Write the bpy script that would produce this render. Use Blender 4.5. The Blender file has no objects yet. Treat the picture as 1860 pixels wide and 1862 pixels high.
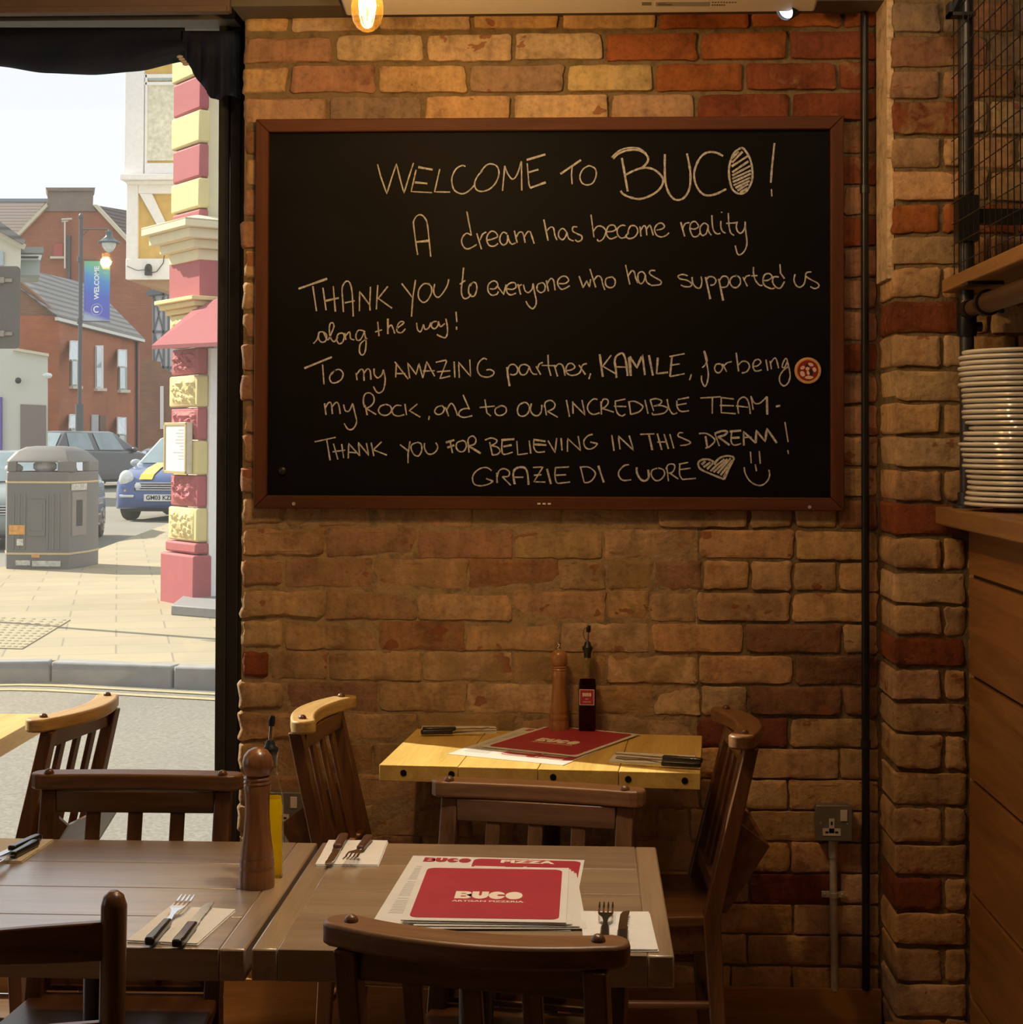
import bpy, bmesh, math, random
from mathutils import Vector, Matrix, noise
R = math.radians
S = bpy.context.scene
COL = S.collection
random.seed(7)

# ------------------------------------------------------------------ camera
F_PX, CX, CY = 3000.0, 930.0, 742.2
HC = 1.474
CAM_ROT = Matrix.Rotation(R(2.577), 3, 'Z') @ Matrix.Rotation(R(91.2), 3, 'X') @ Matrix.Rotation(R(0.16), 3, 'Z')
cam_d = bpy.data.cameras.new('camera')
cam_d.sensor_fit = 'HORIZONTAL'; cam_d.sensor_width = 36.0
cam_d.lens = 36.0 * F_PX / 1860.0
cam_d.shift_y = -(931.0 - CY) / 1860.0
cam_d.clip_end = 600
cam = bpy.data.objects.new('camera', cam_d); COL.objects.link(cam)
cam.matrix_world = Matrix.Translation((0, 0, HC)) @ CAM_ROT.to_4x4()
S.camera = cam

# ------------------------------------------------------------------ world, sun, exposure
S.view_settings.view_transform = 'Standard'
S.view_settings.look = 'None'
S.view_settings.gamma = 1.0
S.view_settings.exposure = 0.0
S.view_settings.use_curve_mapping = False
w = bpy.data.worlds.new('sky'); S.world = w; w.use_nodes = True
bg = w.node_tree.nodes['Background']
bg.inputs[0].default_value = (0.93, 0.965, 1.0, 1); bg.inputs[1].default_value = 1.12

SUN_DIR = Vector((0.719, -0.348, -0.602)).normalized()
sd = bpy.data.lights.new('sun', 'SUN'); sd.energy = 9.0; sd.angle = R(0.6); sd.color = (1.0, 0.9, 0.72)
sun = bpy.data.objects.new('sun', sd); COL.objects.link(sun)
sun.rotation_euler = SUN_DIR.to_track_quat('-Z', 'Y').to_euler()

WARM = (1.0, 0.72, 0.45)
def lamp(x, y, z, e, rad=0.05, col=WARM, name='bulb_and_fill_light'):
    d = bpy.data.lights.new(name, 'POINT'); d.energy = e; d.color = col; d.shadow_soft_size = rad
    o = bpy.data.objects.new(name, d); COL.objects.link(o); o.location = (x, y, z); return o
def down_spot(x, y, z, e, ang=105, col=(1.0, .80, .60), tx=None, rad=.06):
    d = bpy.data.lights.new('table_fill_spot', 'SPOT'); d.energy = e; d.color = col; d.spot_size = R(ang); d.spot_blend = .7; d.shadow_soft_size = rad
    o = bpy.data.objects.new('table_fill_spot', d); COL.objects.link(o); o.location = (x, y, z)
    if tx: o.rotation_euler = (Vector(tx)-Vector((x, y, z))).to_track_quat('-Z', 'Y').to_euler()
    return o
# unseen fill lights without fixtures, added to brighten wall, pier, plates and tables
lamp(-0.40, 2.75, 2.62, 15, 0.06, (1.0, .70, .41))
lamp(-0.9, 0.2, 2.55, 1.5, 0.12, (1.0, .76, .52))
lamp(0.74, 3.25, 2.66, 6, 0.06, (1.0, .70, .42))
down_spot(0.05, 2.45, 2.75, 70, 58, (1.0, .87, .72))  # added spot, no fixture, brightens the near tables from above

# ------------------------------------------------------------------ pixel of the photograph -> point of the place
def ray(px, py):
    return CAM_ROT @ Vector(((px - CX) / F_PX, -(py - CY) / F_PX, -1.0))
O0 = Vector((0, 0, HC))
def onZ(px, py, z):
    d = ray(px, py); return O0 + d * ((z - HC) / d.z)
def onY(px, py, y):
    d = ray(px, py); return O0 + d * (y / d.y)
def onX(px, py, x):
    d = ray(px, py); return O0 + d * (x / d.x)

# ------------------------------------------------------------------ mesh builder
class MB:
    def __init__(s): s.v = []; s.f = []; s.m = []; s.col = []; s.cur = (1, 1, 1, 0)
    def add(s, vs, fs, m=0, M=None):
        b = len(s.v)
        for p in vs:
            p = Vector(p)
            if M is not None: p = M @ p
            s.v.append(p); s.col.append(s.cur)
        for f in fs: s.f.append([b + i for i in f]); s.m.append(m)
        return s
    def box(s, x0, x1, y0, y1, z0, z1, m=0, M=None):
        vs = [(x0,y0,z0),(x1,y0,z0),(x1,y1,z0),(x0,y1,z0),(x0,y0,z1),(x1,y0,z1),(x1,y1,z1),(x0,y1,z1)]
        fs = [(0,3,2,1),(4,5,6,7),(0,1,5,4),(1,2,6,5),(2,3,7,6),(3,0,4,7)]
        return s.add(vs, fs, m, M)
    def cbox(s, c, sz, m=0, M=None):
        return s.box(c[0]-sz[0]/2, c[0]+sz[0]/2, c[1]-sz[1]/2, c[1]+sz[1]/2, c[2]-sz[2]/2, c[2]+sz[2]/2, m, M)
    def prism(s, pts, vec, m=0, M=None):
        n = len(pts); vec = Vector(vec)
        vs = [Vector(p) for p in pts] + [Vector(p) + vec for p in pts]
        fs = [list(range(n)), list(range(2*n-1, n-1, -1))]
        fs += [[(i+1) % n, i, n+i, n+(i+1) % n] for i in range(n)]
        return s.add(vs, fs, m, M)
    def poly(s, pts, m=0, M=None):
        return s.add(pts, [list(range(len(pts)))], m, M)
    def lathe(s, prof, n=24, m=0, M=None, cap=True):
        vs = []; fs = []; k = len(prof)
        for j in range(n):
            a = 2*math.pi*j/n
            for r, z in prof: vs.append((r*math.cos(a), r*math.sin(a), z))
        for j in range(n):
            j2 = (j+1) % n
            for i in range(k-1): fs.append((j*k+i, j2*k+i, j2*k+i+1, j*k+i+1))
        if cap:
            if prof[0][0] > 1e-6: fs.append([j*k for j in range(n-1, -1, -1)])
            if prof[-1][0] > 1e-6: fs.append([j*k+k-1 for j in range(n)])
        return s.add(vs, fs, m, M)
    def tube(s, path, r, n=10, m=0, M=None, cap=True):
        path = [Vector(p) for p in path]; k = len(path); vs = []; fs = []
        up = None
        for i, p in enumerate(path):
            t = (path[min(i+1, k-1)] - path[max(i-1, 0)]).normalized()
            if up is None:
                up = Vector((0, 0, 1)) if abs(t.z) < .9 else Vector((1, 0, 0))
            a = t.cross(up).normalized(); b = a.cross(t).normalized(); up = b
            rr = r[i] if isinstance(r, (list, tuple)) else r
            for j in range(n):
                an = 2*math.pi*j/n
                vs.append(p + a*(rr*math.cos(an)) + b*(rr*math.sin(an)))
        for i in range(k-1):
            for j in range(n):
                j2 = (j+1) % n
                fs.append((i*n+j, i*n+j2, (i+1)*n+j2, (i+1)*n+j))
        if cap: fs.append(list(range(n-1, -1, -1))); fs.append(list(range((k-1)*n, k*n)))
        return s.add(vs, fs, m, M)
    def bar(s, a, b, wx, wy, m=0, up=(0, 0, 1), M=None):
        # rectangular bar from a to b, wx across (perp. to up), wy along up
        a = Vector(a); b = Vector(b); t = (b-a).normalized(); up = Vector(up)
        x = t.cross(up)
        if x.length < 1e-4: x = Vector((1, 0, 0))
        x.normalize(); y = x.cross(t).normalized()
        vs = []
        for p in (a, b):
            for sx, sy in ((-1,-1),(1,-1),(1,1),(-1,1)): vs.append(p + x*(sx*wx/2) + y*(sy*wy/2))
        return s.add(vs, [(0,1,2,3),(7,6,5,4),(0,4,5,1),(1,5,6,2),(2,6,7,3),(3,7,4,0)], m, M)
    def ball(s, c, r, n=12, m=0, M=None, sc=(1, 1, 1), half=False):
        vs = []; fs = []; k = n//2
        lo = k//2 if half else 0
        prof = [(math.sin(math.pi*i/k), math.cos(math.pi*i/k)) for i in range(k+1)]
        if half: prof = prof[:k//2+1]
        prof = [(max(p[0], 1e-5)*r, p[1]*r) for p in prof][::-1]
        Mt = Matrix.Translation(Vector(c)) @ Matrix.Diagonal((*sc, 1))
        if M is not None: Mt = M @ Mt
        return s.lathe(prof, n, m, Mt)
    def build(s, name, mats, parent=None, world=False, bevel=0, seg=2, smooth=False, loc=None, attr=False, sub=0):
        me = bpy.data.meshes.new(name)
        vs = s.v
        if world and parent is not None:
            mw = parent.matrix_basis.copy(); q_ = parent.parent
            while q_ is not None: mw = q_.matrix_basis @ mw; q_ = q_.parent
            inv = mw.inverted(); vs = [inv @ p for p in vs]
        me.from_pydata([tuple(p) for p in vs], [], s.f)
        if not isinstance(mats, (list, tuple)): mats = [mats]
        for mm in mats: me.materials.append(mm)
        for p, mi in zip(me.polygons, s.m): p.material_index = mi; p.use_smooth = smooth
        if attr:
            at = me.color_attributes.new('bc', 'FLOAT_COLOR', 'POINT')
            for i, c in enumerate(s.col): at.data[i].color = c
        bm = bmesh.new(); bm.from_mesh(me)
        bmesh.ops.recalc_face_normals(bm, faces=bm.faces); bm.to_mesh(me); bm.free()
        me.update()
        o = bpy.data.objects.new(name, me); COL.objects.link(o)
        if parent is not None: o.parent = parent
        if loc is not None: o.location = loc
        if bevel:
            b = o.modifiers.new('bevel', 'BEVEL'); b.width = bevel; b.segments = seg; b.limit_method = 'ANGLE'; b.angle_limit = R(38)
            if smooth is False and seg > 1:
                for p in me.polygons: p.use_smooth = True
                me.set_sharp_from_angle(angle=R(50))
        if smooth:
            me.set_sharp_from_angle(angle=R(48))
        if sub:
            m_ = o.modifiers.new('sub', 'SUBSURF'); m_.levels = sub; m_.render_levels = sub
        return o

def tag(o, label, cat, group=None, kind=None):
    o['label'] = label; o['category'] = cat
    if group: o['group'] = group
    if kind: o['kind'] = kind
    return o
def struct(o, label=None, cat=None):
    o['kind'] = 'structure'
    if label: o['label'] = label
    if cat: o['category'] = cat
    return o
def root(name, loc, rz=0, label=None, cat=None, group=None):
    o = bpy.data.objects.new(name, None); COL.objects.link(o)
    o.location = loc; o.rotation_euler = (0, 0, rz); o.empty_display_size = .05
    if label: tag(o, label, cat, group)
    return o
def kids(o): return [c for c in bpy.data.objects if c.parent == o]
def copy_tree(o, parent=None):
    c = o.copy(); COL.objects.link(c)
    if parent is not None: c.parent = parent
    for ch in kids(o): copy_tree(ch, c)
    return c

# ------------------------------------------------------------------ materials
def new_mat(name):
    m = bpy.data.materials.new(name); m.use_nodes = True
    nt = m.node_tree; return m, nt, nt.nodes['Principled BSDF']
def rgba(c): return (c[0], c[1], c[2], 1)
def N(nt, t, **k):
    n = nt.nodes.new(t)
    for a, b in k.items():
        if a.startswith('i_'):
            key = a[2:]; key = int(key) if key.isdigit() else key
            n.inputs[key].default_value = b
        else: setattr(n, a, b)
    return n
def L(nt, a, b): nt.links.new(a, b)
def coords(nt, scale=(1, 1, 1), kind='Object', rot=(0, 0, 0)):
    tc = N(nt, 'ShaderNodeTexCoord'); mp = N(nt, 'ShaderNodeMapping')
    mp.inputs['Scale'].default_value = scale; mp.inputs['Rotation'].default_value = rot
    L(nt, tc.outputs[kind], mp.inputs['Vector']); return mp.outputs['Vector']
def ramp(nt, fac, stops):
    r = N(nt, 'ShaderNodeValToRGB'); e = r.color_ramp.elements
    while len(e) < len(stops): e.new(0.5)
    for el, (p, c) in zip(e, stops): el.position = p; el.color = rgba(c)
    L(nt, fac, r.inputs['Fac']); return r.outputs['Color']
def noise_tex(nt, vec, scale, detail=4, rough=.55, dist=0.0):
    n = N(nt, 'ShaderNodeTexNoise'); n.inputs['Scale'].default_value = scale
    n.inputs['Detail'].default_value = detail; n.inputs['Roughness'].default_value = rough
    n.inputs['Distortion'].default_value = dist
    L(nt, vec, n.inputs['Vector']); return n.outputs['Fac']
def bump(nt, h, bsdf, strength=.3, dist=.01):
    b = N(nt, 'ShaderNodeBump'); b.inputs['Strength'].default_value = strength; b.inputs['Distance'].default_value = dist
    L(nt, h, b.inputs['Height']); L(nt, b.outputs['Normal'], bsdf.inputs['Normal'])
def plain(name, c, rough=.6, metal=0, spec=.5, var=.12, scale=30, bmp=0.0, emit=0, ecol=None, coat=0):
    m, nt, b = new_mat(name)
    v = coords(nt); n = noise_tex(nt, v, scale, 3)
    L(nt, ramp(nt, n, [(.25, [x*(1-var) for x in c]), (.75, [min(1, x*(1+var)) for x in c])]), b.inputs['Base Color'])
    b.inputs['Roughness'].default_value = rough; b.inputs['Metallic'].default_value = metal
    b.inputs['Specular IOR Level'].default_value = spec; b.inputs['Coat Weight'].default_value = coat
    if bmp: bump(nt, noise_tex(nt, v, scale*4, 3), b, bmp, .004)
    if emit:
        b.inputs['Emission Color'].default_value = rgba(ecol or c); b.inputs['Emission Strength'].default_value = emit
    return m
def wood(name, dark, light, axis='X', rough=.4, scale=1.0, spec=.5, knots=False, coat=0, bmp=.06, cior=1.5):
    m, nt, b = new_mat(name)
    st = {'X': (1.2, 16, 16), 'Y': (16, 1.2, 16), 'Z': (16, 16, 1.2)}[axis]
    v = coords(nt, [q*scale for q in st])
    n1 = noise_tex(nt, v, 1.6, 5, .6, .7)
    n2 = noise_tex(nt, coords(nt, [q*4*scale for q in st]), 4, 3, .6)
    mx = N(nt, 'ShaderNodeMath', operation='MULTIPLY_ADD'); mx.inputs[1].default_value = .35
    L(nt, n2, mx.inputs[0]); L(nt, n1, mx.inputs[2])
    mid = [(a+c)/2 for a, c in zip(dark, light)]
    L(nt, ramp(nt, mx.outputs[0], [(.38, dark), (.62, mid), (.85, light)]), b.inputs['Base Color'])
    b.inputs['Roughness'].default_value = rough; b.inputs['Specular IOR Level'].default_value = spec
    b.inputs['Coat Weight'].default_value = coat; b.inputs['Coat Roughness'].default_value = .25; b.inputs['Coat IOR'].default_value = cior
    bump(nt, mx.outputs[0], b, bmp, .004)
    return m
def brick_paint(name, c1, c2, mortar, sx=1.0, rough=.9, bw=.22, rh=.075):
    m, nt, b = new_mat(name)
    v = coords(nt, (sx, sx, sx))
    tx = N(nt, 'ShaderNodeTexBrick'); tx.inputs['Color1'].default_value = rgba(c1); tx.inputs['Color2'].default_value = rgba(c2)
    tx.inputs['Mortar'].default_value = rgba(mortar); tx.inputs['Scale'].default_value = 1
    tx.inputs['Mortar Size'].default_value = .006; tx.inputs['Brick Width'].default_value = bw; tx.inputs['Row Height'].default_value = rh
    sp = N(nt, 'ShaderNodeSeparateXYZ'); cb = N(nt, 'ShaderNodeCombineXYZ'); ad = N(nt, 'ShaderNodeMath', operation='ADD')
    L(nt, v, sp.inputs[0]); L(nt, sp.outputs[0], ad.inputs[0]); L(nt, sp.outputs[1], ad.inputs[1])
    L(nt, ad.outputs[0], cb.inputs[0]); L(nt, sp.outputs[2], cb.inputs[1]); L(nt, cb.outputs[0], tx.inputs['Vector'])
    mixn = N(nt, 'ShaderNodeMixRGB', blend_type='MULTIPLY'); mixn.inputs[0].default_value = .5
    L(nt, tx.outputs['Color'], mixn.inputs[1])
    L(nt, ramp(nt, noise_tex(nt, v, .7, 4), [(.3, (.6, .6, .6)), (.7, (1.15, 1.1, 1.05))]), mixn.inputs[2])
    L(nt, mixn.outputs[0], b.inputs['Base Color']); b.inputs['Roughness'].default_value = rough
    return m

def brick_attr_mat(name, mortar):
    m, nt, b = new_mat(name)
    at = N(nt, 'ShaderNodeVertexColor'); at.layer_name = 'bc'
    v = coords(nt)
    blotch = noise_tex(nt, v, 9, 5, .62, .3)
    fine = noise_tex(nt, v, 70, 4, .65)
    streak = noise_tex(nt, coords(nt, (14, 14, 2)), 3, 3)
    mul = N(nt, 'ShaderNodeMixRGB', blend_type='MULTIPLY'); mul.inputs[0].default_value = 1
    L(nt, at.outputs['Color'], mul.inputs[1])
    L(nt, ramp(nt, blotch, [(.28, (.52, .47, .44)), (.48, (1, 1, 1)), (.70, (1.30, 1.24, 1.12))]), mul.inputs[2])
    mul2 = N(nt, 'ShaderNodeMixRGB', blend_type='MULTIPLY'); mul2.inputs[0].default_value = .8
    L(nt, mul.outputs[0], mul2.inputs[1])
    L(nt, ramp(nt, fine, [(.30, (.66, .63, .60)), (.5, (.97, .97, .97)), (.70, (1.10, 1.10, 1.08))]), mul2.inputs[2])
    mul3 = N(nt, 'ShaderNodeMixRGB', blend_type='MULTIPLY'); mul3.inputs[0].default_value = .5
    L(nt, mul2.outputs[0], mul3.inputs[1])
    L(nt, ramp(nt, streak, [(.35, (.75, .72, .7)), (.6, (1.08, 1.07, 1.05))]), mul3.inputs[2])
    # red body of the brick showing through where the face has chipped
    chip = N(nt, 'ShaderNodeMath', operation='GREATER_THAN'); chip.inputs[1].default_value = .672
    L(nt, noise_tex(nt, coords(nt, (1, 1, 1.6)), 13, 3, .5, .2), chip.inputs[0])
    chf = N(nt, 'ShaderNodeMath', operation='MULTIPLY'); chf.inputs[1].default_value = .75; L(nt, chip.outputs[0], chf.inputs[0])
    mc = N(nt, 'ShaderNodeMixRGB'); mc.inputs[2].default_value = (.27, .085, .04, 1)
    L(nt, chf.outputs[0], mc.inputs[0]); L(nt, mul3.outputs[0], mc.inputs[1])
    # mortar smeared over the face: alpha of the attribute says how much
    sm = noise_tex(nt, v, 17, 5, .6, .5)
    add = N(nt, 'ShaderNodeMath', operation='ADD'); L(nt, sm, add.inputs[0]); L(nt, at.outputs['Alpha'], add.inputs[1])
    mr = N(nt, 'ShaderNodeMapRange'); mr.inputs[1].default_value = .78; mr.inputs[2].default_value = .98; mr.inputs[4].default_value = .85
    L(nt, add.outputs[0], mr.inputs[0])
    mm = N(nt, 'ShaderNodeMixRGB'); mm.inputs[2].default_value = rgba(mortar)
    L(nt, mr.outputs[0], mm.inputs[0]); L(nt, mc.outputs[0], mm.inputs[1])
    L(nt, mm.outputs[0], b.inputs['Base Color'])
    b.inputs['Roughness'].default_value = .88; b.inputs['Specular IOR Level'].default_value = .25
    hh = N(nt, 'ShaderNodeMath', operation='ADD'); L(nt, blotch, hh.inputs[0]); L(nt, fine, hh.inputs[1])
    bump(nt, hh.outputs[0], b, .55, .006)
    return m
def mortar_mat(name, c):
    m, nt, b = new_mat(name); v = coords(nt)
    n = noise_tex(nt, v, 25, 6, .7)
    L(nt, ramp(nt, n, [(.3, [x*.45 for x in c]), (.5, c), (.75, [x*1.25 for x in c])]), b.inputs['Base Color'])
    b.inputs['Roughness'].default_value = .95; bump(nt, noise_tex(nt, v, 90, 4), b, .8, .006)
    return m
def thin_glass(name, tint=(1, 1, 1), veil=0.0, gloss=1.0, veil_col=(.95, .95, .93)):
    m = bpy.data.materials.new(name); m.use_nodes = True; nt = m.node_tree; nt.nodes.clear()
    out = N(nt, 'ShaderNodeOutputMaterial'); tr = N(nt, 'ShaderNodeBsdfTransparent'); gl = N(nt, 'ShaderNodeBsdfGlossy')
    tr.inputs[0].default_value = rgba(tint); gl.inputs['Roughness'].default_value = .02
    fr = N(nt, 'ShaderNodeFresnel'); ge = N(nt, 'ShaderNodeNewGeometry'); mi = N(nt, 'ShaderNodeMapRange')
    mi.inputs[3].default_value = 1.45; mi.inputs[4].default_value = 1/1.45; L(nt, ge.outputs['Backfacing'], mi.inputs[0]); L(nt, mi.outputs[0], fr.inputs[0])
    mg = N(nt, 'ShaderNodeMath', operation='MULTIPLY'); mg.inputs[1].default_value = gloss; L(nt, fr.outputs[0], mg.inputs[0])
    mx = N(nt, 'ShaderNodeMixShader'); L(nt, mg.outputs[0], mx.inputs[0]); L(nt, tr.outputs[0], mx.inputs[1]); L(nt, gl.outputs[0], mx.inputs[2])
    last = mx.outputs[0]
    if veil:  # translucent layer: haze on the window pane, amber glow in the bulb glass
        tl = N(nt, 'ShaderNodeBsdfTranslucent'); tl.inputs[0].default_value = rgba(veil_col)
        nz = noise_tex(nt, coords(nt), 1.3, 4)
        mr = N(nt, 'ShaderNodeMapRange'); mr.inputs[3].default_value = veil*.75; mr.inputs[4].default_value = veil*1.25; L(nt, nz, mr.inputs[0])
        m2 = N(nt, 'ShaderNodeMixShader'); L(nt, mr.outputs[0], m2.inputs[0]); L(nt, last, m2.inputs[1]); L(nt, tl.outputs[0], m2.inputs[2]); last = m2.outputs[0]
    L(nt, last, out.inputs[0]); return m
def liquid(name, c, t=.5):
    m = bpy.data.materials.new(name); m.use_nodes = True; nt = m.node_tree; nt.nodes.clear()
    out = N(nt, 'ShaderNodeOutputMaterial'); tr = N(nt, 'ShaderNodeBsdfTransparent'); tl = N(nt, 'ShaderNodeBsdfTranslucent')
    tr.inputs[0].default_value = rgba(c); tl.inputs[0].default_value = rgba(c)
    nz = noise_tex(nt, coords(nt), 5, 2); mr = N(nt, 'ShaderNodeMapRange'); mr.inputs[3].default_value = 1-t-.08; mr.inputs[4].default_value = 1-t+.08; L(nt, nz, mr.inputs[0])
    mx = N(nt, 'ShaderNodeMixShader'); L(nt, mr.outputs[0], mx.inputs[0]); L(nt, tr.outputs[0], mx.inputs[1]); L(nt, tl.outputs[0], mx.inputs[2])
    L(nt, mx.outputs[0], out.inputs[0]); return m
def emitter(name, c, st):
    m = bpy.data.materials.new(name); m.use_nodes = True; nt = m.node_tree; b = nt.nodes['Principled BSDF']
    b.inputs['Base Color'].default_value = rgba(c); b.inputs['Emission Color'].default_value = rgba(c); b.inputs['Emission Strength'].default_value = st
    return m

M = {}
M['brick'] = brick_attr_mat('old_brick', (.36, .24, .11))
M['mortar_l'] = mortar_mat('smeared_mortar', (.38, .265, .145))
M['mortar'] = mortar_mat('lime_mortar', (.21, .15, .075))
M['chair_h'] = wood('chair_wood_across', (.060, .022, .008), (.185, .082, .030), 'X', .34, 1.3, coat=.25)
M['chair_v'] = wood('chair_wood_upright', (.060, .022, .008), (.185, .082, .030), 'Z', .34, 1.3, coat=.25)
M['chair_d'] = wood('chair_wood_depth', (.060, .022, .008), (.185, .082, .030), 'Y', .34, 1.3, coat=.25)
M['pine_grey'] = wood('varnished_grey_pine', (.23, .155, .09), (.44, .315, .19), 'X', .32, .8, coat=1.0, spec=.8, cior=1.75)
M['pine_grey_y'] = wood('varnished_grey_pine_end', (.24, .165, .095), (.46, .33, .20), 'Y', .32, .8, coat=1.0, spec=.8, cior=1.75)
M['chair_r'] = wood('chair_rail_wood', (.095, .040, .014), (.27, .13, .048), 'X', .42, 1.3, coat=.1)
M['rail_pale'] = wood('pale_rail_wood', (.36, .20, .07), (.66, .45, .18), 'X', .45, 1.3)  # paler wood tone for the top rails of two chairs
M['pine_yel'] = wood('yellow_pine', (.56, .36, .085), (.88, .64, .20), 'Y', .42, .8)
M['pine_orange'] = wood('orange_pine', (.38, .17, .045), (.60, .33, .10), 'X', .4, 1.0)
M['mill'] = wood('turned_mill_wood', (.13, .047, .014), (.29, .115, .036), 'Z', .3, 2.0, coat=.3)
M['mill_l'] = wood('turned_mill_light', (.25, .10, .03), (.46, .22, .075), 'Z', .3, 2.0, coat=.3)
M['frame_w'] = wood('board_frame_wood', (.06, .019, .008), (.125, .042, .018), 'X', .6, 1.0, spec=.25)
M['frame_v'] = wood('board_frame_wood_upright', (.06, .019, .008), (.125, .042, .018), 'Z', .6, 1.0, spec=.25)
M['clad'] = wood('stained_cladding', (.19, .08, .021), (.42, .20, .06), 'Y', .5, .7)
M['shelf'] = wood('oak_shelf', (.20, .095, .03), (.40, .22, .08), 'Y', .5, .8)
M['dark_base'] = wood('orange_skirting', (.32, .14, .036), (.50, .26, .075), 'X', .5)
M['black'] = plain('black_paint', (.014, .014, .015), .4, var=.2)
M['black_m'] = plain('black_metal', (.03, .03, .032), .35, .6, var=.15)
M['grey_m'] = plain('dark_grey_pipe', (.09, .09, .092), .38, .7, var=.15)
M['galv'] = plain('galvanised_steel', (.62, .59, .52), .38, .45, var=.2, scale=60)
M['steel'] = plain('polished_steel', (.75, .75, .75), .16, 1.0, var=.05)
M['handle_b'] = plain('black_handle', (.018, .017, .017), .3, var=.1, coat=.4)
M['handle_w'] = wood('brown_handle', (.06, .025, .012), (.14, .065, .03), 'Y', .35, 3)
M['napkin'] = plain('paper_napkin', (.80, .79, .74), .9, var=.04, scale=80, bmp=.25)
M['paper'] = plain('menu_paper', (.74, .73, .68), .6, var=.04, scale=20)
M['red'] = plain('menu_red', (.44, .040, .060), .45, var=.10, scale=9)
M['cream'] = plain('logo_cream', (.85, .80, .66), .55, var=.03)
M['ink'] = plain('grey_ink', (.42, .42, .42), .7, var=.1)
M['china'] = plain('white_china', (.86, .84, .79), .22, var=.03, coat=.3)
M['glass'] = thin_glass('bottle_glass', (.96, .98, .96))
M['amber'] = thin_glass('amber_glass', (1.0, .78, .40), veil=.004, veil_col=(1, .55, .10))
M['oil'] = liquid('olive_oil', (1.0, .80, .02), .40)
M['chili'] = liquid('chilli_oil', (.22, .06, .015), .5)
M['pane'] = thin_glass('shop_window_glass', (.985, .99, .99), veil=.022, gloss=1.0)  # thin dusty veil imitates the washed-out haze over the street
M['navy'] = plain('navy_fabric', (.010, .018, .05), .85, var=.25, scale=60, bmp=.3)
M['frame_blk'] = plain('black_window_frame', (.018, .017, .018), .5, var=.2)
M['frame_gry'] = plain('grey_window_head', (.12, .115, .11), .6, var=.12)
M['soffit'] = plain('brown_soffit', (.13, .085, .07), .7, var=.12, scale=12)
M['soffit2'] = plain('olive_soffit', (.12, .10, .075), .7, var=.12, scale=12)
M['ac'] = plain('cream_plastic', (.86, .79, .69), .5, var=.03)
M['chalk'] = plain('chalk', (.50, .50, .485), .95, var=.45, scale=160)
M['plaster'] = plain('warm_plaster', (.16, .12, .085), .85, var=.08, scale=8)
M['floor'] = wood('floor_boards', (.10, .05, .022), (.22, .12, .055), 'X', .45)
M['socket'] = plain('grey_metal_socket', (.20, .19, .18), .45, .3, var=.08)
M['wplast'] = plain('white_plastic', (.72, .68, .62), .4, var=.03)
M['bk'] = plain('socket_hole', (.01, .01, .01), .6)
# ================================================================== STRUCTURE
YB = 4.20            # face of the back wall
YP = 4.026           # face of the pier on the right
YW = 4.45            # plane of the shop window
def chalkboard_mat():
    m, nt, b = new_mat('chalkboard_black'); v = coords(nt)
    n = noise_tex(nt, coords(nt, (1.0, 1, 2.2)), 2.2, 5, .6, .8)
    L(nt, ramp(nt, n, [(.35, (.0028, .0028, .0032)), (.62, (.004, .004, .0046)), (.8, (.009, .009, .0095))]), b.inputs['Base Color'])
    b.inputs['Roughness'].default_value = .60; b.inputs['Specular IOR Level'].default_value = .12
    bump(nt, noise_tex(nt, v, 180, 2), b, .1, .001); return m
M['board'] = chalkboard_mat()

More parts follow.
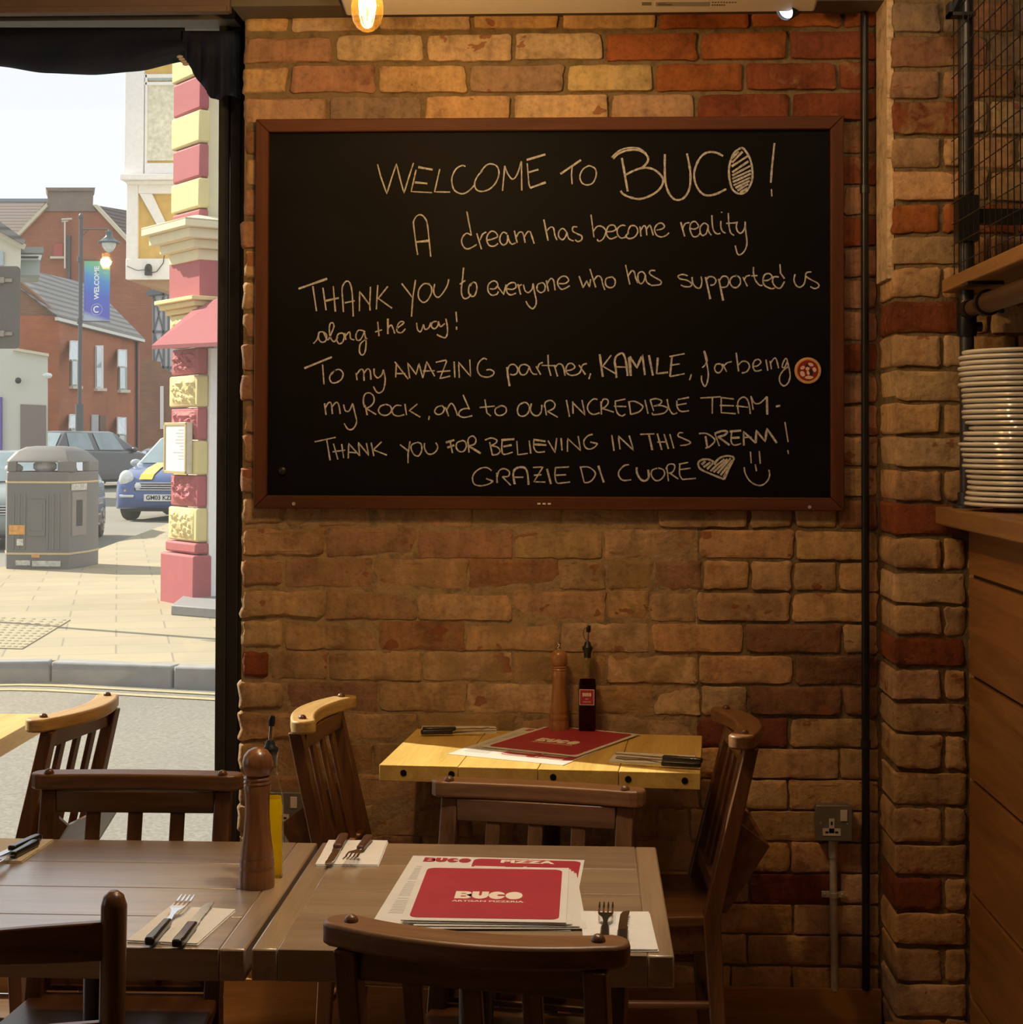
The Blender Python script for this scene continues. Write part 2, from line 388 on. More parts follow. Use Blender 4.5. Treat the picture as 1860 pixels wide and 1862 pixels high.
BUFF = (.56, .40, .235); TAN = (.47, .31, .17); PINK = (.37, .21, .13); ORG = (.35, .115, .035); RED = (.22, .066, .03)
GREY = (.27, .195, .135); OBUFF = (.54, .345, .175); DRED = (.18, .06, .035); DBR = (.27, .14, .08)
def jit(c, a=.10):
    k = 1 + random.uniform(-a, a); return tuple(max(0, q*k*(1+random.uniform(-a/3, a/3))) for q in c)
def brick(mb, x0, x1, z0, z1, yf, depth, col, smear, jt=.0016, r=.010, gap=.0045, seed=0, ins=.0035):
    x0 += gap; x1 -= gap; z0 += gap; z1 -= gap
    if x1-x0 < .012 or z1-z0 < .012: return
    r = min(r, (x1-x0)*.3, (z1-z0)*.3)
    out = []
    def edge(ax, az, bx, bz, n):
        for i in range(1, n):
            t = i/n; out.append([ax+(bx-ax)*t, az+(bz-az)*t])
    def corner(cx, cz, a0):
        rr = r*random.uniform(.5, 1.5)
        for i in range(4):
            a = a0 + R(90)*i/3
            out.append([cx + rr*math.cos(a) - r*math.cos(a0+R(45))*0 , cz + rr*math.sin(a)])
    nx = max(3, int((x1-x0)/.022)); nz = max(3, int((z1-z0)/.018))
    corner(x1-r, z1-r, 0); edge(x1-r, z1, x0+r, z1, nx)
    corner(x0+r, z1-r, R(90)); edge(x0, z1-r, x0, z0+r, nz)
    corner(x0+r, z0+r, R(180)); edge(x0+r, z0, x1-r, z0, nx)
    corner(x1-r, z0+r, R(270)); edge(x1, z0+r, x1, z1-r, nz)
    cx, cz = (x0+x1)/2, (z0+z1)/2
    pts = []
    for p in out:
        q = noise.noise(Vector((p[0]*38, p[1]*38, seed))) * jt*1.8 + random.uniform(-jt, jt)*.7
        d = Vector((p[0]-cx, p[1]-cz)); d.normalize()
        pts.append((p[0]+d.x*q, p[1]+d.y*q))
    n = len(pts); mb.cur = (*col, smear)
    tx, tz = random.uniform(-.002, .002), random.uniform(-.003, .003)
    hx, hz = (x1-x0)/2, (z1-z0)/2
    def face_y(x, z): return yf + tx*(x-cx)/hx + tz*(z-cz)/hz + .0012*noise.noise(Vector((x*25, z*25, seed+3)))
    vs = [(x, yf+depth, z) for x, z in pts] + [(x, face_y(x, z)+ins, z) for x, z in pts]
    k = []
    for x, z in pts:
        ddx, ddz = cx-x, cz-z; l = math.hypot(ddx, ddz); s_ = ins/l
        k.append((x+ddx*s_, face_y(x, z), z+ddz*s_))
    vs += k
    k2 = []
    for x, z in pts:
        xx = min(max(x, x0+.014), x1-.014); zz = min(max(z, z0+.012), z1-.012)
        k2.append((xx, face_y(xx, zz)-.0008, zz))
    vs += k2
    fs = []
    for a in range(3):
        for i in range(n):
            j = (i+1) % n; fs.append((a*n+i, a*n+j, (a+1)*n+j, (a+1)*n+i))
    fs.append(list(range(3*n, 4*n)))
    mb.add(vs, fs)
def wx(px): return onY(px, 800, YB).x
def wz(py): return onY(1000, py, YB).z
XE = wx(438.5)         # left end of the brick wall
XC = wx(1597)        # corner with the pier
mb = MB()
M['lime'] = mortar_mat('lime_render', (.66, .50, .31))
def py_lo(k): return k >= 12
def wall_col(k, px, py):
    rr = random.random()
    if k == -3: return (ORG if px > 1190 else random.choice([BUFF, TAN, OBUFF]), .05)
    if k == -2: return (PINK, .0) if px < 600 else ((random.choice([ORG, RED, ORG]), .06) if px > 1110 else (random.choice([BUFF, OBUFF, BUFF]), .03))
    if k == -1:
        if px < 524: return (TAN, .05)
        if px < 690: return (PINK, .02)
        if px < 856: return (OBUFF, 0)
        if px < 1025: return ((.36, .25, .16), .05)
        if px < 1195: return ((.50, .38, .19), .0)
        return (ORG if px < 1360 else RED, .10 if px < 1360 else .25)
    if k == 0:
        if px < 600: return ((.44, .28, .17), .05)
        if px < 770: return (GREY, .05)
        if px < 940: return (OBUFF, .05)
        if px < 1112: return (BUFF, .05)
        if px < 1255: return ((.44, .28, .17), .15)
        return (RED, .12)
    if px < 470: return (random.choice([PINK, TAN, BUFF, DBR, RED]), .1)
    if k < 13: return (random.choice([RED, TAN, PINK, DBR, PINK]), .2)
    if px > 1265:
        if 18 <= k <= 19 and px > 1380 and rr < .8: return (DBR, .1)
        if k == 20 and px < 1440: return (DRED, .05)
        if px > 1440 and rr < .18: return (random.choice([RED, DBR]), .15)
        return (random.choice([OBUFF, TAN, OBUFF, BUFF]), .12)
    if px < 700: return (random.choice([PINK, TAN, (.38, .23, .13), TAN]), random.choice([.15, .25, .3]))
    if rr < .14: return (random.choice([PINK, (.33, .17, .095), PINK]), .2)
    return (random.choice([TAN, (.44, .29, .14), BUFF, TAN]), random.choice([.22, .32, .38]))
for k in range(-6, 31):
    y0 = 171 + 56.35*(k); y1 = y0 + 56.35
    off = 14 if k % 2 else 94
    js = [off + 168*i for i in range(0, 12)]
    js = [j + random.uniform(-7, 7) for j in js]
    js = [438.5] + [j for j in js if 452 < j < 1585] + [1597]
    b = []
    for a, c in zip(js[:-1], js[1:]):
        if c-a > 120 and k > 0 and random.random() < .16:
            mid = a + (c-a)*random.choice([.48, .5, .36]); b += [(a, mid), (mid, c)]
        else: b.append((a, c))
    for a, c in b:
        col, sm = wall_col(k, (a+c)/2, (y0+y1)/2)
        upper = k < 1 or (a+c)/2 > 1265
        pro = (.011 if k < 1 else .006 if (a+c)/2 > 1265 else .0012) + random.uniform(-.0010, .0014)*(1 if (k < 1 or (a+c)/2 > 1265) else .7)
        endl = a < 440
        if endl: pro = .007
        dz = random.uniform(-1.2, 1.2)
        flush = ((a+c)/2 < 1265 and py_lo(k) or k >= 21) and not endl
        brick(mb, wx(a) + (random.uniform(-.006, .006)-.003 if endl else 0), wx(c), wz(y1+dz), wz(y0+dz), YB-pro, .06 if not endl else .235, jit(col), sm,
              .0016 if upper else .0024, .008 if not flush else .005, .006 if k < 1 else .0045 if not flush else .0030, k*31+a, .009 if endl else .0022 if not flush else .0012)
mb.cur = (.3, .2, .1, 0)
wall_back = struct(mb.build('wall_back', M['brick'], attr=True, smooth=True))
ms = MB(); zq = wz(920); xq = wx(1268)
ms.box(XE+.004, 2.6, YB, YB+.235, zq, 2.95); ms.box(xq, 2.6, YB, YB+.235, -.02, zq); ms.box(XE+.004, xq, YB, YB+.235, -.02, zq, 1)
struct(ms.build('mortar_bed', [M['mortar'], M['mortar_l']], parent=wall_back))

# pier on the right with its own, taller courses
PJ = [-118, -58, 2, 63, 125, 182, 248, 309, 369, 427, 484, 544, 608, 670, 732, 792, 853, 914, 976, 1038, 1099, 1157, 1214, 1275, 1334, 1401, 1466, 1533, 1593, 1657, 1721, 1786, 1850, 1912]
def qx(px): return onY(px, 800, YP).x
def qz(py): return onY(1700, py, YP).z
mb = MB()
for k in range(len(PJ)-1):
    y0, y1 = PJ[k], PJ[k+1]; st = k % 2
    segs = [(1620, 1713), (1713, 1757), (1757, 1850), (1850, 1950)] if not st else [(1620, 1757), (1757, 1800), (1800, 1940)]
    for i, (a, c) in enumerate(segs):
        col, sm = random.choice([TAN, OBUFF, BUFF, TAN]), random.choice([.05, .12, .2])
        pcol = {4: PINK, 5: TAN, 6: TAN, 7: BUFF, 8: ORG, 11: RED, 12: TAN, 17: RED, 21: RED, 28: RED, 27: TAN}
        ym = (y0+y1)/2
        if 182 <= ym < 248 and i == 0: col, sm = RED, .3
        elif 369 <= ym < 427: col, sm = (ORG, .2)
        elif 546 <= ym < 606 and i == 0: col, sm = RED, .02
        elif 914 <= ym < 976 and i == 0: col, sm = RED, .02
        elif 1157 <= ym < 1214 and i == 0: col, sm = RED, .05
        elif 1593 <= ym < 1657 and i == 0: col, sm = RED, .12
        elif 1533 <= ym < 1593 and i == 1: col, sm = DRED, .05
        elif ym < 182: col, sm = random.choice([DBR, GREY, PINK]), .25
        dz = random.uniform(-1, 1); dx = random.uniform(-2.5, 2.5) if i == 0 else 0
        brick(mb, qx(a+dx), qx(c), qz(y1+dz), qz(y0+dz), YP-random.uniform(.003, .008), .20 if i == 0 else .05, jit(col), sm, .0022, .007, .0055, k*17+i, .0024)
wall_right = struct(mb.build('wall_right', M['brick'], attr=True, smooth=True))
ms = MB(); ms.box(qx(1620)+.012, 2.6, YP+.002, YB+.01, -.02, 2.95)
struct(ms.build('mortar_bed', M['mortar'], parent=wall_right))

b = MB(); n_ = 26; xl0 = qx(1620)
for i in range(n_):
    za0 = qz(505-i*22); za1 = qz(505-(i+1)*22)
    b.prism([(xl0-.006, YP+.012+random.uniform(-.004, .004), za0), (xl0-.006, YB-.014, za0), (xl0+.01, YB-.014, za0), (xl0+.01, YP+.010, za0)], (0, 0, za1-za0))
struct(b.build('lime_render', M['lime'], parent=wall_right))
# rest of the room shell
def slab(name, x0, x1, y0, y1, z0, z1, m, lab=None, cat=None):
    b = MB(); b.box(x0, x1, y0, y1, z0, z1); return struct(b.build(name, m))
slab('floor', -4.2, 2.6, -2.2, YW-.08, -.10, 0, M['floor'])
slab('ceiling', -4.2, 2.6, -2.2, 4.75, 2.9, 3.1, M['plaster'])
slab('wall_front', -4.2, 2.6, -2.3, -2.2, -.1, 2.95, M['plaster'])
slab('wall_side', 2.5, 2.6, -2.2, YP+.1, -.1, 2.95, M['plaster'])
b = MB(); b.box(-4.2, -4.1, -2.2, YW, -.1, .8); b.box(-4.2, -4.1, -2.2, YW, 2.5, 2.95); b.box(-4.2, -4.1, -2.2, -.6, .8, 2.5); b.box(-4.2, -4.1, 2.6, YW, .8, 2.5); b.box(-4.2, -4.1, -.6, 1.5, .8, 2.5)
struct(b.build('wall_left', M['plaster']))
ZS = wz(31)
slab('trim_1', XE-.004, 2.55, 4.07, YB+.02, ZS, 2.95, M['soffit2'])
# brown beam above the shop window with its thin bottom lip
zb = onY(200, 27, 4.075).z
b = MB(); b.box(-4.1, XE-.004, 4.05, 4.075, zb, 2.95); b.box(-4.1, XE-.010, 4.04, 4.0755, zb-.002, zb+.013)
struct(b.build('trim_2', M['soffit'], bevel=.002))
# skirting board
zk = .114
b = MB(); b.prism([(XE-.03, YB-.032, 0), (XE-.03, YB-.001-.012, 0), (XE-.03, YB-.013, zk), (XE-.03, YB-.028, zk)], (XC-XE+.03, 0, 0))
struct(b.build('baseboard_back', M['dark_base']))
b = MB(); b.box(XC-.02, qx(1757), YP-.03, YP-.009, 0, .09)
struct(b.build('baseboard_right', M['dark_base']))

# shop window
xr0, xr1 = onY(395, 800, YW-.02).x, onY(434, 800, YW-.02).x
zh = onY(200, 54, YW).z
win = root('window_1', (-2.3, YW, 0)); struct(win)
b = MB()
b.box(xr0, xr0+(xr1-xr0)*.48, YW-.03, YW+.03, .06, zh+.1)
b.box(xr0+(xr1-xr0)*.48, xr1, YW-.018, YW+.03, .06, zh+.1)
b.box(-4.1, -4.0, YW-.03, YW+.03, .06, zh+.1)
b.box(-4.0, xr0, YW-.03, YW+.03, .06, .10)
b.build('window_frame', M['frame_blk'], win, world=True, bevel=.003)
b = MB()
b.box(-4.1, xr1, YW-.10, YW+.03, zh, 2.92); b.build('window_head', M['frame_gry'], win, world=True, bevel=.002)
b = MB(); b.box(-4.0, xr0+.004, YW-.003, YW+.003, .09, zh+.02)
b.build('glass_pane', M['pane'], win, world=True)
b = MB(); b.box(xr1, XE+.02, YW-.01, YW+.03, 0, 2.95); struct(b.build('trim_3', M['frame_blk']))
b = MB(); b.box(-4.1, xr1-.002, YW-.08, YW-.032, 0, .075); struct(b.build('trim_4', M['pine_orange'], bevel=.004))

# ================================================================== CHALKBOARD
def P(px, py): return onY(px, py, YB-.022)
tl, tr, br, bl = onY(465, 215, YB-.03), onY(1537, 213, YB-.03), onY(1532, 930, YB-.03), onY(462, 924, YB-.03)
x0, x1 = (tl.x+bl.x)/2, (tr.x+br.x)/2; z1, z0 = (tl.z+tr.z)/2, (bl.z+br.z)/2
board = root('chalkboard', ((x0+x1)/2, YB-.012, z0), 0, 'large wooden framed chalkboard with a handwritten welcome message on the brick wall', 'chalkboard')
fw = .0335
b = MB(); b.box(x0+fw*.6, x1-fw*.6, YB-.021, YB-.013, z0+fw*.6, z1-fw*.6); b.build('writing_surface', M['board'], board, world=True)
for (nm, pts, mm) in (('frame_rail', [(x0, z1), (x1, z1), (x1-fw, z1-fw), (x0+fw, z1-fw)], 'frame_w'), ('frame_rail', [(x0, z0), (x0+fw, z0+fw), (x1-fw, z0+fw), (x1, z0)], 'frame_w'),
                      ('frame_stile', [(x0, z0), (x0, z1), (x0+fw, z1-fw), (x0+fw, z0+fw)], 'frame_v'), ('frame_stile', [(x1, z0), (x1-fw, z0+fw), (x1-fw, z1-fw), (x1, z1)], 'frame_v')):
    b = MB(); b.prism([(p[0], YB-.036, p[1]) for p in pts], (0, .022, 0)); b.build(nm, M[mm], board, world=True, bevel=.003)
for px, py in ((534, 916), (1472, 922)):
    p = onY(px, py, YB-.0365); b = MB(); b.lathe([(.0045, 0), (.0045, .0012), (.002, .0014)], 12, 0, Matrix.Translation(p) @ Matrix.Rotation(R(90), 4, 'X')); b.build('screw', M['galv'], board, world=True)
b = MB(); p = onY(990, 916, YB-.0362)
for k in range(3): b.box(p.x-.018+k*.013, p.x-.010+k*.013, p.y, p.y+.001, p.z-.002, p.z+.002)
b.build('maker_mark', M['cream'], board, world=True)

def smooth(pts, n=7):
    if len(pts) < 3: return pts
    out = []
    for i in range(len(pts)-1):
        p0 = pts[max(i-1, 0)]; p1 = pts[i]; p2 = pts[i+1]; p3 = pts[min(i+2, len(pts)-1)]
        for k in range(n):
            t = k/n
            out.append(tuple(.5*((2*p1[a]) + (-p0[a]+p2[a])*t + (2*p0[a]-5*p1[a]+4*p2[a]-p3[a])*t*t + (-p0[a]+3*p1[a]-3*p2[a]+p3[a])*t**3) for a in (0, 1)))
    out.append(pts[-1]); return out
# every chalk stroke: crop origin, crop scale, then strokes ("L" straight, "C" curved, "*" thick)
STROKES = [
(660, 240, 4.2273, """L 112,248 135,340 183,475 218,360 257,245 285,360 315,470 350,355 388,238|L 408,290 370,458 530,466|L* 425,270 535,290|L* 397,387 495,396|L 590,285 550,460 670,462
C 788,265 760,258 715,285 685,345 685,400 705,450 760,475 810,455 860,405|C 918,298 880,340 858,395 870,440 910,457 970,440 1020,390 1045,320 1030,265 985,245 945,258 905,305
L 1072,452 1090,262|C 1088,260 1115,325 1150,362 1185,325 1218,225|L 1218,225 1220,450|L 1262,240 1275,400 1285,430|L* 1285,430 1405,387|L* 1275,310 1348,288|L* 1258,215 1402,172"""),
(1000, 240, 4.2273, """L* 80,323 238,215|L 170,265 165,330 170,402|C 300,258 255,285 230,340 245,390 285,407 330,390 355,330 345,280 300,258
C* 485,205 530,165 600,140 680,140 735,170 755,210 735,250 700,280|C 473,195 530,145 600,122 680,125 740,165|L* 552,200 570,300 597,457|C* 580,330 650,295 720,275 790,285 845,325 870,375 845,435 780,485 690,515 610,500 560,475 543,452
C* 883,170 882,260 885,370 905,450 940,505 980,523 1030,505 1070,440 1080,340 1070,250 1052,165|C* 1330,185 1280,160 1220,155 1170,180 1130,240 1108,320 1120,400 1160,465 1210,488 1280,475 1355,438
C* 1470,122 1425,150 1395,200 1375,290 1385,390 1410,450 1460,475 1510,455 1550,380 1555,290 1535,200 1490,130 1465,125|L* 1400,235 1480,150|L* 1395,265 1520,185|L* 1400,310 1525,225|L* 1400,335 1540,260|L* 1400,360 1545,295|L* 1405,385 1545,320|L* 1410,410 1540,350|L* 1425,430 1535,375|L* 1440,450 1525,400|L* 1460,465 1520,430|L* 1398,205 1450,150
L* 1725,85 1705,280 1697,390|L 1702,440 1705,495"""),
(740, 370, 5.1667, """C 100,483 80,350 62,200 65,160 95,115 135,108 170,140 190,190 205,320 223,500|L* 80,362 215,350|L 562,75 605,300|C 605,300 560,280 520,320 515,370 545,420 590,422 655,385|L 655,280 700,430|C 685,345 710,290 745,268
C 750,345 800,335 850,310 830,270 790,262 755,300 750,350 775,395 820,400 855,375|C 940,285 905,270 875,310 875,360 905,390 940,365 945,300|C 945,295 960,350 985,382 1020,370|L 1008,255 1035,370|C 1020,330 1050,275 1080,270 1095,300 1110,370|C 1100,320 1130,270 1155,265 1170,300 1195,378
L 1285,150 1325,350|C 1310,260 1345,225 1375,230 1390,300 1410,345|C 1500,270 1465,235 1430,260 1425,310 1460,340 1490,310 1500,270|C 1500,270 1520,330 1565,352|C 1600,220 1560,222 1558,260 1600,285 1640,305 1640,340 1605,358 1580,340"""),
(1060, 370, 5.1667, """L 75,105 103,318|C 95,265 135,215 185,220 215,265 190,330 150,355 133,335|C 225,265 275,262 310,240 290,205 245,210 220,260 230,310 265,332 320,310|C 400,210 365,205 325,235 325,290 360,325 415,310|C 425,280 400,310 440,330 490,310 515,260 495,215 450,210 425,255 425,285
L 535,215 545,310|C 540,255 570,210 590,225 600,300|C 595,245 625,205 640,230 660,300|C 690,250 740,240 765,215 740,185 700,195 672,240 690,295 735,315 780,300 808,275|L 918,175 955,310|C 935,235 960,190 1000,180|C 1010,235 1050,240 1085,215 1055,170 1015,185 1005,240 1030,305 1070,310 1100,280
C 1175,205 1140,185 1105,215 1100,265 1120,300 1155,285 1170,240 1175,205|C 1175,205 1180,260 1205,298|C 1210,110 1215,200 1230,260 1260,285 1290,280|C 1295,165 1295,220 1310,260 1340,280|L 1300,78 1305,88|C 1365,90 1370,190 1385,270 1420,300|L 1345,187 1410,183 1450,180|C 1450,170 1440,220 1455,265 1485,278 1515,240 1525,170|C 1522,170 1530,270 1540,370 1520,440 1480,480 1450,470 1430,395"""),
(530, 470, 5.1667, """L* 65,285 335,190|L 200,260 235,495|L 295,275 325,487|L 392,260 412,500|L* 310,400 445,370|C 488,503 480,380 475,290 490,240 520,213 550,235 570,330 580,545|L 500,417 595,397|L 638,495 640,310 735,437|L 742,265 735,440 738,490|L 810,250 797,478|L 905,262 815,375 945,468
L 1035,235 1135,365|L 1165,200 1140,365 1127,547|C 1300,240 1240,240 1195,300 1195,370 1235,412 1280,390 1315,320 1310,260 1270,235|C 1345,240 1335,310 1355,355 1385,362 1425,320 1465,250 1477,195
C 205,800 240,760 260,700|C 300,690 260,695 255,750 280,785 320,775 330,720 300,690|C 300,690 340,765 380,690 398,640 390,608 365,610 355,660 365,740 400,782 435,740|C 480,700 440,710 425,760 445,800 480,785 495,730 480,700|L 500,700 510,765|C 505,730 545,690 555,750 590,765|C 680,680 630,675 605,720 615,765 650,760 690,680|C 680,680 700,780 690,880 660,907 638,870 650,800 712,750
L 810,595 822,730|L 785,690 850,670|L* 905,565 905,710|C 905,660 935,625 955,660 970,705|C 985,660 1040,620 1055,600 1030,592 1000,620 990,680 1030,698 1070,660|C 1175,605 1185,670 1215,685 1240,620|C 1240,620 1255,665 1290,650 1310,600|C 1365,590 1325,600 1315,640 1345,660 1375,630 1380,590|C 1380,590 1400,640 1440,610|C 1450,565 1465,650 1460,720 1435,745 1365,715|L 1545,500 1553,597|L 1550,640 1550,670"""),
(820, 470, 5.1667, """C 118,85 108,200 97,290 105,350 130,378 165,365 190,335|L 82,243 135,205|C 210,225 175,250 165,310 185,350 220,350 242,290 235,235 205,225 180,260|C 365,285 410,285 440,250 420,215 385,215 350,250 350,310 385,345 430,335 445,310|L 440,265 495,338 518,245|C 530,285 575,290 610,270 600,230 560,230 525,260 525,315 560,342 610,325
L 628,240 655,340|C 638,285 645,255 665,245|C 680,245 695,300 725,320 760,290 770,240|C 770,235 785,320 800,390 795,440 765,472 725,440 703,400|C 850,230 815,245 808,290 840,320 875,305 885,260 865,230 840,230|L 895,205 915,308|C 900,240 935,190 960,200 970,240 978,300|C 1015,235 1070,235 1105,205 1080,170 1040,170 1005,205 1005,250 1035,288 1075,280 1115,255
L 1203,165 1242,275 1275,210 1300,268 1312,195|L 1305,98 1360,272|C 1340,210 1375,165 1410,180 1425,240 1445,295|C 1490,175 1455,195 1455,250 1495,275 1535,255 1542,205 1515,175 1485,180|L 1640,60 1680,245|C 1665,165 1695,118 1720,125 1735,180 1755,232"""),
(1130, 470, 4.8947, """C 215,150 185,118 150,135 148,190 170,225 200,200 212,150|C 212,150 225,210 270,240|C 300,108 260,108 250,135 290,165 350,200 345,230 300,238 265,240|C 590,155 545,142 505,155 520,180 585,195 625,225 610,250 560,250 528,235|C 628,165 635,220 665,258 700,260 715,210 708,160|L* 748,165 790,362|C 755,195 775,165 815,165 840,195 825,230 790,238|L* 865,180 905,375|C 870,200 900,160 940,165 955,210 935,250 890,258
C 1030,155 985,165 965,205 985,250 1025,258 1058,220 1050,170 1015,150|L 1080,165 1120,248|C 1090,195 1110,160 1145,150|C 1175,75 1175,130 1190,190 1225,235 1255,240|L 1155,155 1210,152|C 1260,195 1300,195 1340,165 1315,135 1275,145 1258,195 1275,240 1330,268 1365,262|L 1410,50 1415,130 1450,180|C 1400,165 1355,165 1345,210 1375,255 1415,262 1450,205|C 1545,140 1535,190 1555,240 1590,255 1625,225 1640,155|C 1690,120 1650,125 1640,155 1680,185 1745,220 1755,250 1720,268 1680,250"""),
(540, 620, 4.8947, """L* 65,243 310,143|L 228,210 240,385|C 355,255 310,285 290,330 310,370 350,370 395,340 410,290 380,255 340,262 305,300|L 525,285 535,350|C 530,300 565,255 590,265 597,355|C 595,290 625,250 650,265 658,345|C 685,245 690,300 720,328 755,300 768,255|C 768,255 785,340 770,430 735,462 705,450 680,405|L 878,325 885,200|L 870,185 990,340|L 885,290 965,290|L 1003,332 985,195 1060,298 1085,200 1120,330|L 1120,330 1155,185 1225,315|L 1120,268 1225,265
L 1235,190 1325,170 1330,185 1272,335 1365,312|L 1245,275 1365,265|L 1398,183 1405,325|L 1445,328 1438,190 1545,315 1537,165|C 1690,165 1660,155 1620,190 1605,250 1630,305 1690,322 1740,305 1752,275 1720,255 1685,258
L 245,555 258,658|C 250,600 280,550 305,560 315,650|C 310,590 345,548 370,565 385,650|C 415,565 430,620 465,620 495,555|C 495,555 515,640 530,720 500,780 455,785 420,735|L 605,570 625,660|C 600,590 590,530 605,475 645,462 680,490 685,540 655,580 610,600|L 615,600 705,655|C 790,565 745,580 725,620 750,655 800,660 840,625 830,580 785,562|C 930,575 880,575 848,615 860,655 905,668 955,655|L 960,560 975,660|L 1072,560 1000,620 1097,678|L 1178,668 1172,702
C 1290,575 1245,590 1225,630 1255,655 1295,640 1310,600 1285,572|L 1320,590 1350,670|C 1330,620 1365,560 1395,575 1430,665|L 1478,480 1535,610|C 1530,600 1480,605 1445,630 1445,665 1490,680 1560,665|L 1672,520 1690,640 1725,668|L 1625,592 1760,580"""),
(900, 620, 6.2, """L* 135,295 145,390 165,510|C 145,320 165,275 215,265 255,310 245,365 205,382 170,375|C 385,290 340,265 285,280 272,335 300,380 350,370 385,300|C 385,285 405,340 435,372 475,375|L 462,285 515,380|C 480,310 500,260 540,242|L 597,155 602,290 630,395|L 525,275 690,280|L 668,270 705,400|C 680,300 710,262 750,265 775,310 790,392|C 800,335 860,325 900,295 870,255 825,260 800,310 810,360 860,388 920,380|L 945,270 1020,380|C 920,380 960,350 985,275 1035,255|L 1078,365 1058,430
L* 1180,150 1215,405|L 1310,160 1215,285 1370,375|C* 1370,415 1360,300 1350,230 1370,170 1430,138 1460,175 1480,260 1495,395|L 1360,292 1480,295|L* 1520,175 1532,395|L* 1508,185 1528,390|L* 1520,175 1600,302 1660,155 1690,385|L* 1735,160 1780,390
C 60,735 10,760 0,800 25,835 80,835 125,800 120,750 70,730 20,750|C 330,692 275,720 253,780 270,835 320,848 370,815 388,750 360,700 315,692|C 410,705 400,780 430,830 480,842 520,800 528,720|L 560,720 580,838|C 555,750 570,690 630,670 675,710 660,760 590,795|L 595,795 708,860|L 805,665 840,855|L 880,820 875,680|L 870,690 1015,835 980,665|C 1155,660 1110,655 1060,700 1042,750 1060,800 1110,828 1180,810|L 1195,680 1200,830|C 1195,720 1220,660 1265,660 1275,700 1240,745 1195,760|L 1205,760 1340,802
L 1350,680 1470,655|L 1340,735 1480,740|C 1355,685 1362,760 1385,820 1430,845 1470,825|L 1510,685 1530,830|C 1500,690 1570,680 1650,720 1665,750 1620,800 1530,828|L 1690,665 1725,820"""),
(1180, 620, 5.6364, """L* 90,170 78,335 195,322|L* 235,165 215,365|L 215,365 365,335|L 215,250 315,235|L 210,160 365,130|L 435,340 415,402|C 565,100 585,150 595,200 575,245 545,275|C 562,105 590,220 608,340 595,430 570,465 540,410 538,355|C 735,235 690,240 672,280 690,320 725,322 755,275 740,235|L 755,235 795,315|C 765,260 800,225 850,212
L 893,120 918,312|C 910,250 960,208 1010,220 1030,265 1000,315 950,328|C 1068,260 1110,255 1145,220 1125,190 1085,200 1065,250 1080,300 1115,308 1155,295|L 1198,190 1218,305|L 1240,205 1255,290|C 1245,230 1280,180 1305,190 1328,280|C 1415,190 1400,180 1375,220 1365,265 1390,270 1415,215|C 1415,190 1425,240 1440,300 1445,370 1425,430 1385,460 1345,430 1338,370 1370,310 1430,260
L 12,605 48,718|C 10,605 70,592 125,610 115,645 50,668 110,660 180,680 190,700 150,740 45,755 35,735|C 185,595 205,690 245,748 290,735|L 295,600 410,578|L 285,658 385,640|C 285,610 290,680 330,722 410,715|L 525,585 735,572|L 650,580 648,745|L 740,580 740,735 890,745|L 740,580 870,595|L 725,660 870,665|C 918,745 908,650 925,600 970,575 1010,605 1030,680 1038,748|L 890,665 1015,680|L 1045,565 1068,705|C 1045,570 1080,635 1130,640 1180,600 1205,570|L* 1208,568 1212,755|L* 1300,672 1345,663"""),
(560, 770, 5.4706, """L 65,183 275,138|L 185,155 220,367|L 253,200 297,358|L 335,205 355,345|L 245,282 370,265|L 400,348 405,200 515,322|L 400,285 480,292|L 515,322 500,190 605,318 580,195|L 628,190 655,325|L 732,182 650,262 785,315|L 915,210 1005,280|L 1015,178 995,300 995,395|C 1080,190 1035,210 1025,250 1055,310 1100,322 1130,270 1125,205 1085,187|C 1160,195 1158,240 1185,295 1230,305 1275,275 1290,230 1270,190|L* 1370,190 1455,165|L* 1385,240 1455,215|L 1415,185 1437,295|C 1540,170 1485,190 1475,240 1505,278 1550,275 1575,225 1560,180 1530,168|L 1590,160 1602,290|C 1585,200 1600,145 1640,125 1670,160 1655,205 1590,225|L* 1600,225 1718,298"""),
(840, 770, 5.4706, """C 228,165 290,145 345,165 335,195 290,220|L 275,185 303,315|C 290,220 350,235 378,270 355,305 300,315|L* 390,165 522,155|L* 410,230 495,215|C 400,170 395,240 405,300 440,305 505,285|L 545,175 555,312 655,298|L 668,170 685,300|L* 710,160 830,178|L* 720,208 840,215|C 715,165 715,240 750,285 825,280|L 855,170 925,290 942,145|L 985,145 995,268|L 1048,282 1050,150 1180,270 1155,125|C 1300,108 1250,125 1212,175 1225,235 1270,255 1320,235 1348,200|L 1348,200 1275,185|L 1490,115 1512,272|L 1572,258 1555,125 1708,268 1662,120
C 295,470 250,440 190,445 130,485 105,540 120,600 180,620 260,605 310,575|L 310,575 240,548|L 345,490 350,592|C 350,530 370,470 420,450 470,480 460,525 400,530|L 400,530 485,615|C* 525,605 510,520 520,465 560,438 620,440 650,490 662,610|L 520,535 610,535|L 705,437 805,433 715,580 830,583|L 715,515 790,510|L* 845,450 885,603|L 925,440 1065,432|L 935,515 1035,510|C 930,440 925,520 945,590 1010,590 1075,582|L 1180,440 1215,585|C 1170,435 1260,435 1325,490 1305,550 1260,585 1215,588|L* 1355,420 1410,587"""),
